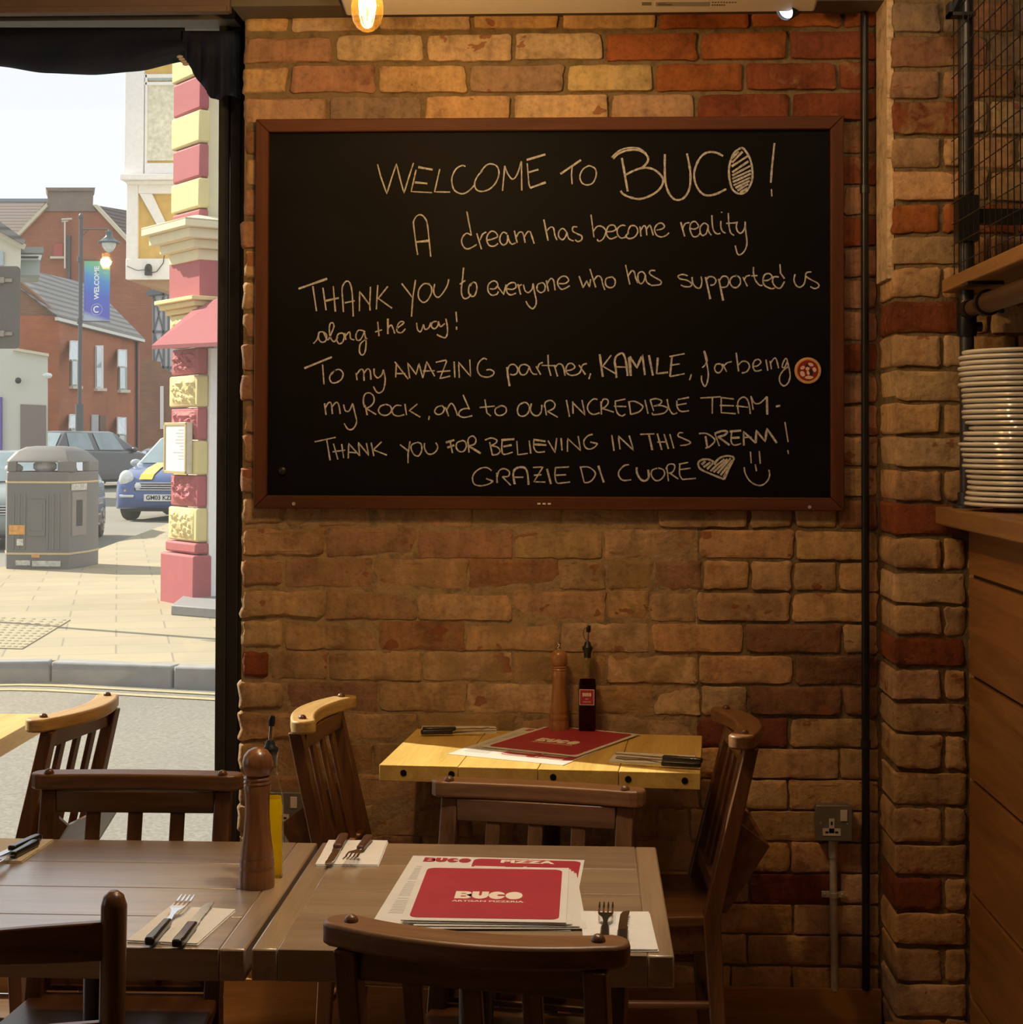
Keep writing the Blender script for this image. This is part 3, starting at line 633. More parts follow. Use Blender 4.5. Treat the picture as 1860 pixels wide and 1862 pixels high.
(1120, 760, 5.4706, """L 240,163 382,158|L* 325,160 362,320|L 410,155 455,318|L 478,160 522,308|L 410,240 490,238|L 535,160 575,303|C 668,148 630,148 618,180 670,205 740,240 710,265 638,275|C 825,155 900,155 970,200 980,235 930,285 890,300|L* 890,180 910,300|L 985,160 1028,280|C* 980,155 1050,130 1105,135 1080,170 1010,190|L* 1020,190 1130,270|L* 1130,135 1245,125|L* 1140,200 1230,195|C 1150,140 1145,230 1175,270 1245,255|L* 1272,275 1268,135 1390,250|L 1265,195 1350,190|L* 1390,250 1395,125 1485,235 1500,105 1600,250|L 1680,40 1712,240|L 1708,320 1715,358
C 130,465 80,475 30,530 30,580 70,620 150,615|C* 205,490 210,550 245,610 290,625 325,590 320,515|C 410,500 360,520 352,570 390,620 440,615 482,565 470,515 420,498|L 505,490 522,630|C 495,510 520,465 570,460 585,490 560,540 510,550|L 530,545 620,608|L 625,460 718,442|L 630,515 740,500|C 635,460 632,560 660,612|L 660,612 795,600
C* 975,440 930,415 870,412 825,435 820,475 850,515 950,560 1075,610|L* 1075,610 1175,400|C* 1175,400 1150,382 1090,378 1030,400 990,440 980,465|L* 850,465 890,430|L* 870,490 940,440|L* 905,510 965,450|L* 940,530 1000,470 1080,410|L* 970,540 1110,410|L* 1010,550 1140,400|L* 1040,570 1155,420|L* 1070,590 1150,450
L 1337,335 1345,450|L 1425,330 1435,455|L 1385,460 1397,530|C 1275,490 1285,550 1330,625 1400,668 1460,665 1510,620 1528,565 1520,515"""),
]
LINES = [(0, 380, 0, 376), (0, 490, 0, 466), (0, 572, 0, 560), (0, 640, 0, 560), (0, 716, 0, 708), (0, 780, 0, 770), (0, 842, 0, 832), (0, 999, 0, 999)]
lines = {}; ycount = 0
for ox, oy, sc, txt in STROKES:
    for st in txt.replace('\n', '|').split('|'):
        st = st.strip()
        if not st: continue
        head, *pp = st.split()
        pts = [tuple(float(q) for q in p.split(',')) for p in pp]
        if head[0] == 'C': pts = smooth(pts)
        else:
            q = []
            for a, c in zip(pts[:-1], pts[1:]):
                for k in range(5): q.append((a[0]+(c[0]-a[0])*k/5, a[1]+(c[1]-a[1])*k/5))
            pts = q + [pts[-1]]
        wpx = 3.7 if '*' in head else 2.55
        ycount = (ycount+1) % 40
        yy = YB-.0214-ycount*.00001
        wp = [onY(ox+p[0]/sc, oy+p[1]/sc, yy) for p in pts]
        n = len(wp); vs = []
        ph = random.uniform(0, 100)
        for i, p in enumerate(wp):
            t = wp[min(i+1, n-1)]-wp[max(i-1, 0)]; t.normalize()
            nn = Vector((-t.z, 0, t.x)); h = wpx/714/2*(1+.35*noise.noise(Vector((i*.35, ph, 0))))
            vs += [p+nn*h, p-nn*h]
        cxp = ox+sum(p[0] for p in pts)/n/sc; cyp = oy+sum(p[1] for p in pts)/n/sc
        key = 9
        for kk, (lx0, ly0, lx1, ly1) in enumerate(LINES):
            t_ = (cxp-450)/1080; lim = ly0+(ly1-ly0)*t_
            if cyp < lim: key = kk; break
        if key in (7, 9) and cyp > 826 and cxp > 1265: key = 10 if cxp < 1340 else 11
        lines.setdefault(key, []).append((min(ox+p[0]/sc for p in pts), max(ox+p[0]/sc for p in pts), vs, [(2*i, 2*i+1, 2*i+3, 2*i+2) for i in range(n-1)]))
for kk in sorted(lines):
    nm = 'chalk_heart' if kk == 10 else 'chalk_smiley' if kk == 11 else 'chalk_word'
    xm = None; cur_ = None
    for xa, xb, vs, fs in sorted(lines[kk], key=lambda q: q[0]):
        if xm is None or (xa-xm > 8.5 and kk < 10):
            if cur_: cur_.build(nm, M['chalk'], board, world=True)
            cur_ = MB(); xm = xb
        cur_.add(vs, fs); xm = max(xm, xb)
    cur_.build(nm, M['chalk'], board, world=True)

# round pizza badge and black magnet held on the board
c = onY(1468.5, 674, YB-.022)
piz = root('pizza_badge', c, 0, 'small round pizza shaped badge stuck at the right of the chalkboard', 'badge')
TX = Matrix.Rotation(R(90), 4, 'X')      # local xy -> wall xz
b = MB(); b.lathe([(.031, 0), (.0335, .002), (.033, .005), (.029, .0062), (.026, .005)], 32, 0, TX); b.build('crust', plain('pizza_crust', (.62, .36, .14), .7, var=.25, scale=60), piz, smooth=True)
b = MB(); b.lathe([(.0275, .0), (.0275, .0052)], 32, 0, TX); b.build('sauce', plain('tomato_sauce', (.24, .014, .010), .6, var=.3, scale=80), piz)
mz = plain('mozzarella', (.74, .52, .44), .7, var=.1)
def blob(mb_, cx, cy, rx, ry, an, z, n=12):
    pts = []
    for k in range(n):
        a = 2*math.pi*k/n; x = rx*math.cos(a); y = ry*math.sin(a); q = 1+.12*noise.noise(Vector((cx*900, cy*900, k)))
        x, y = x*q, y*q
        pts.append(TX @ Vector((cx+x*math.cos(an)-y*math.sin(an), cy+x*math.sin(an)+y*math.cos(an), z)))
    mb_.prism(pts, (0, -.0010, 0))
for cx, cy, rx, ry, an in ((1030, 750, 125, 75, -.4), (680, 885, 105, 75, .6), (890, 930, 85, 80, 0), (1190, 970, 80, 110, .3), (670, 1150, 95, 130, .5), (920, 1115, 60, 100, .3), (960, 1310, 185, 75, 0)):
    b = MB(); k = .0635/1100; blob(b, (cx-910)*k, (1010-cy)*k, rx*k, ry*k, an, .0052); b.build('cheese_slice', mz, piz)
b = MB(); k = .0635/1100
for cx, cy, rx, ry, an in ((1040, 1060, 75, 140, 0), (890, 790, 80, 70, .3)): blob(b, (cx-910)*k, (1010-cy)*k, rx*k, ry*k, an, .0050)
b.build('olive_pieces', M['bk'], piz)
c = onY(514, 856, YB-.022)
mg = root('board_magnet', c, 0, 'small round black magnet low on the left of the chalkboard', 'magnet')
b = MB(); b.lathe([(.010, 0), (.010, .006), (.008, .008), (.0, .0085)], 20, 0, TX); b.build('magnet_body', M['black'], mg, smooth=True)
# ================================================================== THINGS ON THE WALL AND CEILING
def text_geo(s, size=1.0, bold=0.0, align='CENTER', sx=1.0):
    cu = bpy.data.curves.new('t', 'FONT'); cu.body = s; cu.size = size; cu.offset = bold; cu.align_x = align; cu.align_y = 'CENTER'; cu.resolution_u = 3
    ob = bpy.data.objects.new('t', cu); COL.objects.link(ob)
    dg = bpy.context.evaluated_depsgraph_get(); dg.update()
    me = ob.evaluated_get(dg).to_mesh()
    vs = [(v.co.x*sx, v.co.y, v.co.z) for v in me.vertices]; fs = [list(p.vertices) for p in me.polygons]
    ob.evaluated_get(dg).to_mesh_clear(); bpy.data.objects.remove(ob); bpy.data.curves.remove(cu)
    return vs, fs
def rrect(w, h, r, n=5):
    out = []
    for cx, cy, a0 in ((w/2-r, h/2-r, 0), (-w/2+r, h/2-r, 90), (-w/2+r, -h/2+r, 180), (w/2-r, -h/2+r, 270)):
        for k in range(n+1):
            a = R(a0+90*k/n); out.append((cx+r*math.cos(a), cy+r*math.sin(a), 0))
    return out
def ellipse(cx, cy, rx, ry, n=28, z=0, a0=0, a1=360):
    full = a1-a0 >= 360
    return [(cx+rx*math.cos(R(a0+(a1-a0)*k/(n if full else n-1))), cy+ry*math.sin(R(a0+(a1-a0)*k/(n if full else n-1))), z) for k in range(n)]
def logo(mb, M4, w, h, t=.0004, ink=0, hole=1):
    # heavy slab word B U C O, centred; ink faces = slot ink, the slits = slot hole
    def put(pts, m, z=0.0): mb.prism([(p[0], p[1], z) for p in pts], (0, 0, t), m, M4)
    u = w/4.1; x = -w/2
    B = [(x, -h/2), (x, h/2)] + [(p[0], p[1]) for p in ellipse(x+u*.62, h*.25, u*.36, h*.25, 8, 0, -90, 90)][::-1] + [(p[0], p[1]) for p in ellipse(x+u*.66, -h*.24, u*.36, h*.26, 8, 0, -90, 90)][::-1]
    put(B, ink)
    put([(x+u*.36, h*.13), (x+u*.36, h*.22), (x+u*.62, h*.22), (x+u*.66, h*.175), (x+u*.62, h*.13)], hole, t)
    put([(x+u*.36, -h*.24), (x+u*.36, -h*.14), (x+u*.66, -h*.14), (x+u*.70, -h*.19), (x+u*.66, -h*.24)], hole, t)
    x += u*1.02
    U = [(x, h/2), (x+u*1.0, h/2)] + [(p[0], p[1]) for p in ellipse(x+u*.5, -h*.05, u*.5, h*.45, 14, 0, 0, -180)]
    put(U, ink); put([(x+u*.42, h/2), (x+u*.58, h/2), (x+u*.58, 0), (x+u*.5, -h*.08), (x+u*.42, 0)], hole, t)
    x += u*1.02
    put([(p[0], p[1]) for p in ellipse(x+u*.5, 0, u*.5, h*.52)], ink)
    put([(x+u*1.02, h*.10), (x+u*.62, h*.10), (x+u*.5, 0), (x+u*.62, -h*.10), (x+u*1.02, -h*.10)], hole, t)
    x += u*1.02
    put([(p[0], p[1]) for p in ellipse(x+u*.52, 0, u*.52, h*.52)], ink, 0.0)

# ---- black swag valance over the shop window
val = root('window_valance', (-2.0, 4.33, zh), 0, 'dark navy fabric valance draped in a swag across the top of the shop window', 'valance')
def swag_bottom(px):
    pts = [(-900, 60), (-600, 122), (-300, 60), (-150, 80), (0, 121), (80, 133), (170, 136.5), (250, 130), (335, 112)]
    for (a, ya), (c, yc) in zip(pts[:-1], pts[1:]):
        if a <= px <= c:
            t = (px-a)/(c-a); return ya+(yc-ya)*(t*t*(3-2*t)*.5+t*.5)
    return 112
b = MB(); nu, nv = 90, 14
for i in range(nu+1):
    px = -700 + (1036)*i/nu
    for j in range(nv+1):
        t = j/nv; yy = 50 + (swag_bottom(px)-50)*t
        fold = .012*math.sin(t*9+px*.006) + .010*math.sin(px*.045+t*3)*t
        d_ = 4.345 - .03*math.sin(t*math.pi) - fold*.8
        b.v.append(onY(px, yy, d_)); b.col.append((1, 1, 1, 0))
for i in range(nu):
    for j in range(nv): b.f.append([i*(nv+1)+j, (i+1)*(nv+1)+j, (i+1)*(nv+1)+j+1, i*(nv+1)+j+1]); b.m.append(0)
o = b.build('swag', M['navy'], val, world=True, smooth=True); s_ = o.modifiers.new('thick', 'SOLIDIFY'); s_.thickness = .004
b = MB(); nu, nv = 26, 12
for i in range(nu+1):
    u = i/nu; px = 332 + 106*u
    top = 70
    bot = [(0, 110), (.12, 120), (.3, 150), (.5, 178), (.62, 182), (.75, 172), (.88, 175), (1, 178)]
    for (a, ya), (c, yc) in zip(bot[:-1], bot[1:]):
        if a <= u <= c: yb_ = ya+(yc-ya)*(u-a)/(c-a)
    for j in range(nv+1):
        t = j/nv
        b.v.append(onY(px, 56+(yb_-56)*t, 4.32+.014*math.sin(u*26)*min(1, t*1.6))); b.col.append((1, 1, 1, 0))
for i in range(nu):
    for j in range(nv): b.f.append([i*(nv+1)+j, (i+1)*(nv+1)+j, (i+1)*(nv+1)+j+1, i*(nv+1)+j+1]); b.m.append(0)
o = b.build('tail', M['navy'], val, world=True, smooth=True); s_ = o.modifiers.new('thick', 'SOLIDIFY'); s_.thickness = .004
b = MB()
for k in range(4):
    p = onY(327+k*3.5, 103+k*4.5, 4.29); b.ball(p, .006, 8, 0, None, (1.5, 1, .8))
b.build('tie', plain('pale_cord', (.62, .57, .48), .8, var=.25), val, world=True, smooth=True)

# ---- ceiling air conditioner
xa0, xa1 = onY(629, 27, 4.05).x, onY(1481, 24, 4.05).x; za = onY(1060, 25.5, 4.05).z
ac = root('air_conditioner', ((xa0+xa1)/2, 3.78, za), 0, 'long cream air conditioning unit hanging under the ceiling above the chalkboard', 'air conditioner')
b = MB(); b.prism([(xa0, 4.05, za), (xa0, 3.46, za+.09), (xa0, 3.42, za+.12), (xa0, 3.42, za+.18), (xa0, 3.5, za+.20), (xa0, 4.05, za+.20)], (xa1-xa0, 0, 0)); b.build('casing', M['ac'], ac, world=True, bevel=.006)
b = MB(); b.box(xa0+.08, xa1-.08, 3.415, 3.425, za+.13, za+.17)
for k in range(5): b.box(xa0+.09, xa1-.09, 3.408, 3.418, za+.133+k*.007, za+.136+k*.007)
b.build('air_grille', M['grey_m'], ac, world=True)
lb = plain('label_green', (.22, .25, .16), .6); ld = plain('label_ink', (.16, .14, .11), .7); lg = plain('label_grey', (.42, .40, .33), .7)
b = MB()
def onAC(px, py):
    d = ray(px, py); sl = .09/.59; t = (za-.0006+sl*4.05-HC)/(d.z+sl*d.y); return O0+d*t
def flat(px0, px1, py0, py1, m):
    a = onAC(px0, py0); c = onAC(px1, py0); d = onAC(px1, py1); e = onAC(px0, py1)
    b.prism([a, c, d, e], (0, 0, .0005), m)
flat(1167, 1184, 4, 10, 0); flat(1192, 1290, 3.5, 11.5, 1); flat(1194, 1210, 5, 7, 2); flat(1196, 1222, 8, 9.5, 2)
b.build('rating_label', [lb, lg, ld], ac, world=True)
b = MB()
for k in range(9): flat(1294+k*5.2, 1297.5+k*5.2, 3.5, 5.5, 0)
for k in range(6): flat(1294+k*4.3, 1297+k*4.3, 8, 10.5, 0)
b.build('printed_marks', ld, ac, world=True)

# ---- pendant filament bulb
M['filament'] = emitter('filament', (1.0, .62, .18), 16)
def pendant(loc, label):
    t = root('pendant_bulb', loc, 0, label, 'light bulb')        # loc = lowest point of the bulb
    b = MB(); b.lathe([(0.0005, 0), (.010, .0012), (.020, .008), (.0275, .020), (.0318, .038), (.0315, .052), (.027, .075), (.020, .098), (.0145, .115), (.0135, .122)], 28); b.build('glass_bulb', M['amber'], t, smooth=True)
    b = MB(); b.lathe([(.0138, .120), (.0142, .150), (.0195, .152), (.021, .160), (.021, .20), (.012, .212), (.004, .216)], 20); b.build('lamp_holder', M['black_m'], t, smooth=True)
    b = MB()
    for k in range(6):
        a = R(60*k+15); r0, r1 = .0125, .0145
        b.tube([(r0*math.cos(a), r0*math.sin(a), .032), (r1*math.cos(a), r1*math.sin(a), .095)], .0016, 6)
        a2 = R(60*k+45); b.tube([(r0*math.cos(a), r0*math.sin(a), .032), (r0*math.cos(a2), r0*math.sin(a2), .032)] if k % 2 else [(r1*math.cos(a), r1*math.sin(a), .095), (r1*math.cos(R(60*k+75)), r1*math.sin(R(60*k+75)), .095)], .0014, 6)
    b.build('filament', M['filament'], t)
    b = MB(); b.lathe([(.002, .02), (.003, .05), (.0025, .115)], 8); b.build('glass_stem', M['amber'], t)
    b = MB(); b.tube([(0, 0, .214), (0, 0, 2.9-loc[2])], .0028, 8); b.build('flex', M['black'], t)
    return t
pb = onY(667.5, 58, 3.2)
pendant(tuple(pb), 'glowing amber filament bulb hanging in front of the air conditioning unit')
LB = lamp(pb.x, pb.y, pb.z+.06, 29, .02)
pr = (-2.02, 2.05, 2.17)
pendant(pr, 'amber filament bulb left of the picture, seen only as a reflection in the shop window')
lamp(pr[0], pr[1], pr[2]+.06, 6, .02)

# ---- small black spotlight peeping out below the air conditioner
sc = onY(1422, 22, 4.06+.08)
sp = root('spotlight', (sc.x, 4.055, ZS), 0, 'small black ceiling spotlight half hidden behind the air conditioning unit', 'spotlight')
b = MB(); sq_ = onY(1436, 14, 4.055); Mx = Matrix.Translation(sq_) @ Vector((-.62, -.62, -.48)).to_track_quat('Z', 'Y').to_matrix().to_4x4()
b.lathe([(.022, -.05), (.026, -.045), (.026, .022), (.024, .024), (.024, .012)], 20, 0, Mx, cap=False); b.build('lamp_body', M['black'], sp, world=True, smooth=True)
b = MB(); b.lathe([(.0, .012), (.0225, .012), (.0225, .014), (.0, .016)], 20, 0, Mx); b.build('lens', emitter('spot_lens', (.72, .82, 1.0), 2.2), sp, world=True)
b = MB(); c = sq_; b.tube([(c.x, c.y, c.z), (c.x, c.y, 2.9)], .007, 10); b.build('stalk', M['black'], sp, world=True)

# ---- vertical black pipe beside the pier
xp = onY(1572.5, 800, YB-.02).x
pipe = root('wall_pipe', (xp, YB-.024, zk), 0, 'thin black vertical pipe running up the brick wall beside the pier', 'pipe')
b = MB(); b.tube([(xp, YB-.024, zk), (xp, YB-.024, ZS)], .0098, 14); b.build('tube', M['black_m'], pipe, world=True, smooth=True)
for py in (345, 1352):
    z = onY(1572, py, YB-.02).z; b = MB(); b.lathe([(.0122, -.01), (.0122, .01)], 14, 0, Matrix.Translation((xp, YB-.024, z))); b.box(xp-.004, xp+.004, YB-.02, YB-.003, z-.004, z+.004); b.build('pipe_clip', M['black'], pipe, world=True)

# ---- sockets with conduits
def socket(x, z, w, double, label, zbot):
    t = root('wall_socket', (x, YB-.010, z), 0, label, 'socket')
    h = .086; d = .040
    b = MB(); b.box(-w/2, w/2, -d, 0, -h/2, h/2); b.build('back_box', M['socket'], t, bevel=.006)
    b = MB(); b.box(-w/2-.002, w/2+.002, -d-.004, -d, -h/2-.001, h/2+.001); b.build('face_plate', M['socket'], t, bevel=.002)
    f = -d-.004
    for k in ((-1, 1) if double else (0,)):
        cx = k*.034 + (-.006 if not double else .012*k*0+.010)
        sw = cx + (-.028 if (double and k < 0) else .026 if not double else .0)
        b = MB()
        zz = -.012 if not double else -.010
        b.box(cx-.0065, cx+.0065, f-.0015, f, zz-.012, zz+.024)
        b.box(cx-.022, cx+.022, f-.0015, f, zz-.018, zz+.0)
        b.build('outlet', M['wplast'], t)
        b = MB(); b.box(cx-.0025, cx+.0025, f-.0020, f-.0013, zz+.008, zz+.017)
        for s in (-1, 1): b.box(cx+s*.012-.004, cx+s*.012+.004, f-.0020, f-.0013, zz-.012, zz-.007)
        b.build('pin_hole', M['bk'], t)
        sx = cx+.030 if not double else cx-.040*0-.034
        b = MB(); b.box(sx-.0085, sx+.0085, f-.003, f, .006, .034); b.build('switch', M['wplast'], t, bevel=.001)
    for s in (-1, 1):
        b = MB(); b.lathe([(.0022, 0), (.0018, .001)], 8, 0, Matrix.Translation((s*(w/2-.010), f, 0)) @ TX); b.build('screw', M['galv'], t)
    return t
sc1 = onY(1515, 1495, YB-.04)
socket(sc1.x, sc1.z, .086, False, 'single grey metal wall socket on the bricks near the pier', 0)
sc2 = onY(523, 1471, YB-.04)
socket(sc2.x+.008, sc2.z, .146, True, 'double grey metal wall socket half hidden behind the yellow oil bottle', 0)
def conduit(px, py, zb, label, saddle=None):
    c = onY(px, py, YB-.02)
    t = root('cable_conduit', (c.x, YB-.022, zb), 0, label, 'conduit')
    b = MB(); b.tube([(c.x, YB-.022, c.z), (c.x+.001, YB-.021, (c.z+zb)/2), (c.x+.004, YB-.021, zb)], .0095, 14); b.build('tube', M['galv'], t, world=True, smooth=True)
    b = MB(); b.lathe([(.0118, -.045), (.0118, -.003)], 14, 0, Matrix.Translation((c.x, YB-.022, c.z))); b.build('coupler', M['galv'], t, world=True, smooth=True)
    if saddle:
        z = onY(px, saddle, YB-.02).z; b = MB(); M4 = Matrix.Translation((c.x+.001, YB-.022, z))
        b.lathe([(.012, -.007), (.012, .007)], 16, 0, M4); b.box(-.029, .029, .004, .009, -.008, .008, 0, M4)
        for s in (-1, 1): b.ball((s*.022, .003, 0), .004, 8, 0, M4)
        b.build('saddle_clip', M['galv'], t, world=True, bevel=.0015)
conduit(1514.5, 1526, zk-.004, 'galvanised steel conduit below the single socket near the pier', 1627)
conduit(525.5, 1502, zk-.004, 'galvanised conduit below the double socket behind the near tables')

# ================================================================== COUNTER, PIPE SHELF, PLATES
XF = onY(1758, 1200, YP).x
zt = 1.474-112/745; YE = YP-.022
cnt = root('serving_counter', (XF+.35, 3.0, 0), 0, 'tall serving counter clad in dark stained planks along the right edge', 'counter')
gz = [0.0, .16, .407, .675, .921, 1.159, zt-.04]
b = MB()
for a, c in zip(gz[:-1], gz[1:]): b.box(XF, XF+.02, 1.6, YE, a+.005, c-.005)
b.build('plank_cladding', M['clad'], cnt, world=True, bevel=.002)
b = MB(); b.box(XF+.012, XF+.75, 1.6, YE, 0, zt-.042); b.build('carcass', M['black'], cnt, world=True)
b = MB(); b.box(onY(1697, 917, YP).x, XF+.85, 1.55, YE, zt-.042, zt); b.build('counter_top', M['shelf'], cnt, world=True, bevel=.004)
mat_ = root('plate_mat', (1.10, 3.45, zt), 0, 'thin grey mat under the stack of plates on the counter', 'mat')
b = MB(); b.box(.97, 1.5, 2.9, 3.88, zt, zt+.004); b.build('mat_sheet', plain('grey_mat', (.13, .125, .12), .6, var=.1), mat_, world=True)

XS = onY(1709, 535, YP).x; zs = 1.474+270/745
XT = onY(1758, 700, 3.93).x
shf = root('pipe_shelf', (XT, 3.93, zt), 0, 'industrial black pipe shelf with oak board and wire mesh above the counter', 'shelf')
b = MB(); b.box(XS, XF+.6, 1.6, YE, zs, zs+.032); b.build('shelf_board', M['shelf'], shf, world=True, bevel=.003)
b = MB(); b.tube([(XT, 3.93, zt), (XT, 3.93, 2.88)], .0168, 18)
b.build('pipe_post', M['grey_m'], shf, world=True, smooth=True)
b = MB(); b.lathe([(.034, 0), (.034, .006), (.023, .009), (.0225, .036), (.020, .038)], 20, 0, Matrix.Translation((XT, 3.93, zt))); b.build('floor_flange', M['grey_m'], shf, world=True, smooth=True)
zr = 1.790
b = MB(); b.lathe([(.0225, -.05), (.0235, -.045), (.0235, .03), (.0225, .034)], 18, 0, Matrix.Translation((XT, 3.93, zr-.012)))
b.tube([(XT, 3.93, zr), (XT, 3.87, zr)], .0225, 16); b.tube([(XT, 3.93, zr-.04), (XT+.035, 3.93, zr-.04)], .012, 10); b.build('tee_fitting', M['black_m'], shf, world=True, smooth=True)
b = MB(); b.tube([(XT, 3.90, zr), (XT, 3.74, zr)], .0185, 18); b.tube([(XT, 3.74, zr), (XT, 1.7, zr)], .0235, 18); b.build('pipe_rail', plain('brown_pipe', (.13, .075, .045), .45, .4, var=.15), shf, world=True, smooth=True)
b = MB(); Mx = Matrix.Translation((XT, 3.73, zr)) @ Matrix.Rotation(R(90), 4, 'X'); b.lathe([(.0245, -.012), (.030, -.012), (.030, .012), (.0245, .012)], 20, 0, Mx, cap=False)
b.box(XT-.05, XT+.03, 3.70, 3.76, zs-.008, zs-.0005); b.ball((XT+.028, 3.72, zr-.018), .008, 8); b.build('rail_bracket', M['black_m'], shf, world=True)
b = MB(); b.box(XT+.012, XT+.55, 3.915, 3.945, onY(1800, 408, 3.93).z, onY(1800, 381, 3.93).z); b.box(XT-.024, XT+.024, 3.905, 3.955, onY(1800, 440, 3.93).z, onY(1800, 357, 3.93).z); b.build('cross_bar', M['black'], shf, world=True)
b = MB(); q = onY(1732, 22, 3.9); b.box(q.x-.012, q.x+.05, 3.88, 3.92, q.z-.012, q.z-.004); b.box(q.x-.012, q.x-.004, 3.88, 3.92, q.z-.012, q.z+.02); b.tube([(q.x, 3.9, q.z), (q.x+.03, 3.9, q.z+.07)], .010, 8); b.build('top_clamp', M['black'], shf, world=True)
b = MB(); xm = XT-.022
for k in range(44): b.tube([(xm, 3.96-.05*k, zs+.033), (xm, 3.96-.05*k, 2.85)], .0014, 5)
for k in range(20): b.tube([(xm-.003, 3.97, zs+.06+.05*k), (xm-.003, 1.7, zs+.06+.05*k)], .0014, 5)
b.build('wire_mesh', M['black'], shf, world=True)

ed = [702,684,690,680,683,692,680,698,702,705,710,702,704,722,748,710,717,680,692,700,710,702,722,732,735,732,726,720,716]
words = ['topmost', 'second', 'third', 'fourth', 'fifth', 'sixth', 'seventh', 'eighth', 'ninth', 'tenth', 'eleventh', 'twelfth', 'thirteenth', 'fourteenth', 'fifteenth', 'sixteenth', 'seventeenth', 'eighteenth', 'nineteenth', 'twentieth', 'twenty-first', 'twenty-second', 'twenty-third', 'twenty-fourth', 'twenty-fifth', 'twenty-sixth', 'twenty-seventh', 'twenty-eighth', 'lowest']
pb_ = MB(); rp = .150
pb_.lathe([(.0001, .0), (.085, .0), (.088, .0025), (.100, .004), (.140, .0075), (rp-.001, .0090), (rp+.0008, .0118), (rp-.0005, .0158), (rp-.004, .0168), (.138, .0135), (.098, .0068), (.084, .0045), (.0001, .0042)], 72)
hp = (onY(1800, 641, 3.75).z - (zt+.004))/29.0
p0 = pb_.build('dinner_plate', M['china'], smooth=True)
for i in range(29):
    o = p0 if i == 0 else p0.copy()
    if i: COL.objects.link(o)
    exl = onY(1540+ed[i]/3.325, 700, 3.75).x
    lv = 28-i
    o.location = (exl+rp, 3.75+random.uniform(-.004, .004), zt+.004+hp*lv)
    lab = ('white dinner plate, %s of the tall stack on the counter' % words[i]) if i in (0, 28) else ('white dinner plate, %s from the top of the stack on the counter' % words[i])
    tag(o, lab, 'plate', 'stacked white plates on the counter')
# ================================================================== TABLES
def fit_rect(FL, FR, NR, NL, z):
    a, b_, c, d = [onZ(p[0], p[1], z) for p in (FL, FR, NR, NL)]
    ctr = (a+b_+c+d)/4; dx = (b_-a)+(c-d); ang = math.atan2(dx.y, dx.x)
    wv = ((b_-a).length+(c-d).length)/2; dv = ((a-d).length+(b_-c).length)/2
    return ctr, ang, wv, dv
ZT = .75
def table(ctr, ang, wd, dp, th, mats, label, plank_axis='X', nplank=4, ends=True, screws=None, legs='pedestal', group=None):
    t = root('dining_table', (ctr.x, ctr.y, 0), ang, label, 'table', group)
    top = MB(); g = .0007; e = .038 if ends else 0
    for k in range(nplank):
        y0 = -dp/2+dp*k/nplank; y1 = -dp/2+dp*(k+1)/nplank
        if plank_axis == 'X': top.box(-wd/2+e, wd/2-e, y0+(g if k else 0), y1-(g if k < nplank-1 else 0), ZT-th, ZT)
        else:
            x0 = -wd/2+wd*k/nplank; x1 = -wd/2+wd*(k+1)/nplank
            top.box(x0+(g if k else 0), x1-(g if k < nplank-1 else 0), -dp/2, dp/2, ZT-th, ZT)
    top.build('tabletop', mats[0], t, bevel=.0014)
    if ends:
        for s in (-1, 1):
            b = MB(); b.box(s*wd/2-(e if s > 0 else 0), s*wd/2+(0 if s > 0 else e), -dp/2, dp/2, ZT-th, ZT); b.build('end_board', mats[1], t, bevel=.003)
    b = MB(); b.box(-wd*.36, wd*.36, -dp*.36, dp*.36, ZT-th-.012, ZT-th); b.build('mounting_plate', M['black_m'], t)
    b = MB(); b.lathe([(.028, .02), (.028, ZT-th-.01)], 24); b.build('column', M['black'], t, smooth=True)
    b = MB(); b.lathe([(.21, 0), (.21, .008), (.19, .016), (.05, .028), (.03, .04)], 40); b.build('base', M['black'], t, smooth=True)
    if screws:
        for sx in screws:
            b = MB(); b.lathe([(.0075, 0), (.0072, .0012), (.0035, .0016), (.0034, .0004), (.0, .0004)], 14, 0, Matrix.Translation((sx, -dp/2, ZT-th*.48)) @ TX); b.build('screw', M['black_m'], t)
    return t
c1, a1, w1, d1 = fit_rect((597, 1531), (1201, 1541), (1216, 1737), (443, 1726), ZT)
T1 = table(c1, a1, w1, d1, .046, (M['pine_grey'], M['pine_grey_y']), 'grey-brown planked table with the stack of red menus, in front of the back table')
# the left near table continues the right one to the left
ux = Vector((math.cos(a1), math.sin(a1), 0)); uy = Vector((-math.sin(a1), math.cos(a1), 0))
fr = onZ(588, 1538, ZT); nr = onZ(438, 1727, ZT)
c2 = c1 - ux*(w1+.008) + uy*(-.004)
T2 = table(c2, a1+R(.0), w1, d1, .046, (M['pine_grey'], M['pine_grey_y']), 'grey-brown planked table under the pepper mill, at the left front')
c3, a3, w3, d3 = fit_rect((754, 1324), (1272, 1332), (1276, 1406), (697, 1387), ZT)
a3 = R(-4.5)
sx = []
for px, py in ((732, 1392), (818, 1396), (1002, 1404), (1139, 1410), (1243, 1415)):
    p = onZ(px, py, ZT); sx.append((p-c3).dot(Vector((math.cos(a3), math.sin(a3), 0))))
d3 = min(d3, .47)
c3.y = min(c3.y, YB-.025-(d3/2*math.cos(a3)+w3/2*abs(math.sin(a3))))
T3 = table(c3, a3, w3, d3, .036, (M['pine_yel'], M['pine_yel']), 'sunlit yellow pine table against the brick wall under the chalkboard', plank_axis='Y', nplank=4, ends=False, screws=sx)
cw = onZ(88, 1304, ZT); wn = 0.66
cn = onZ(0, 1344, ZT)
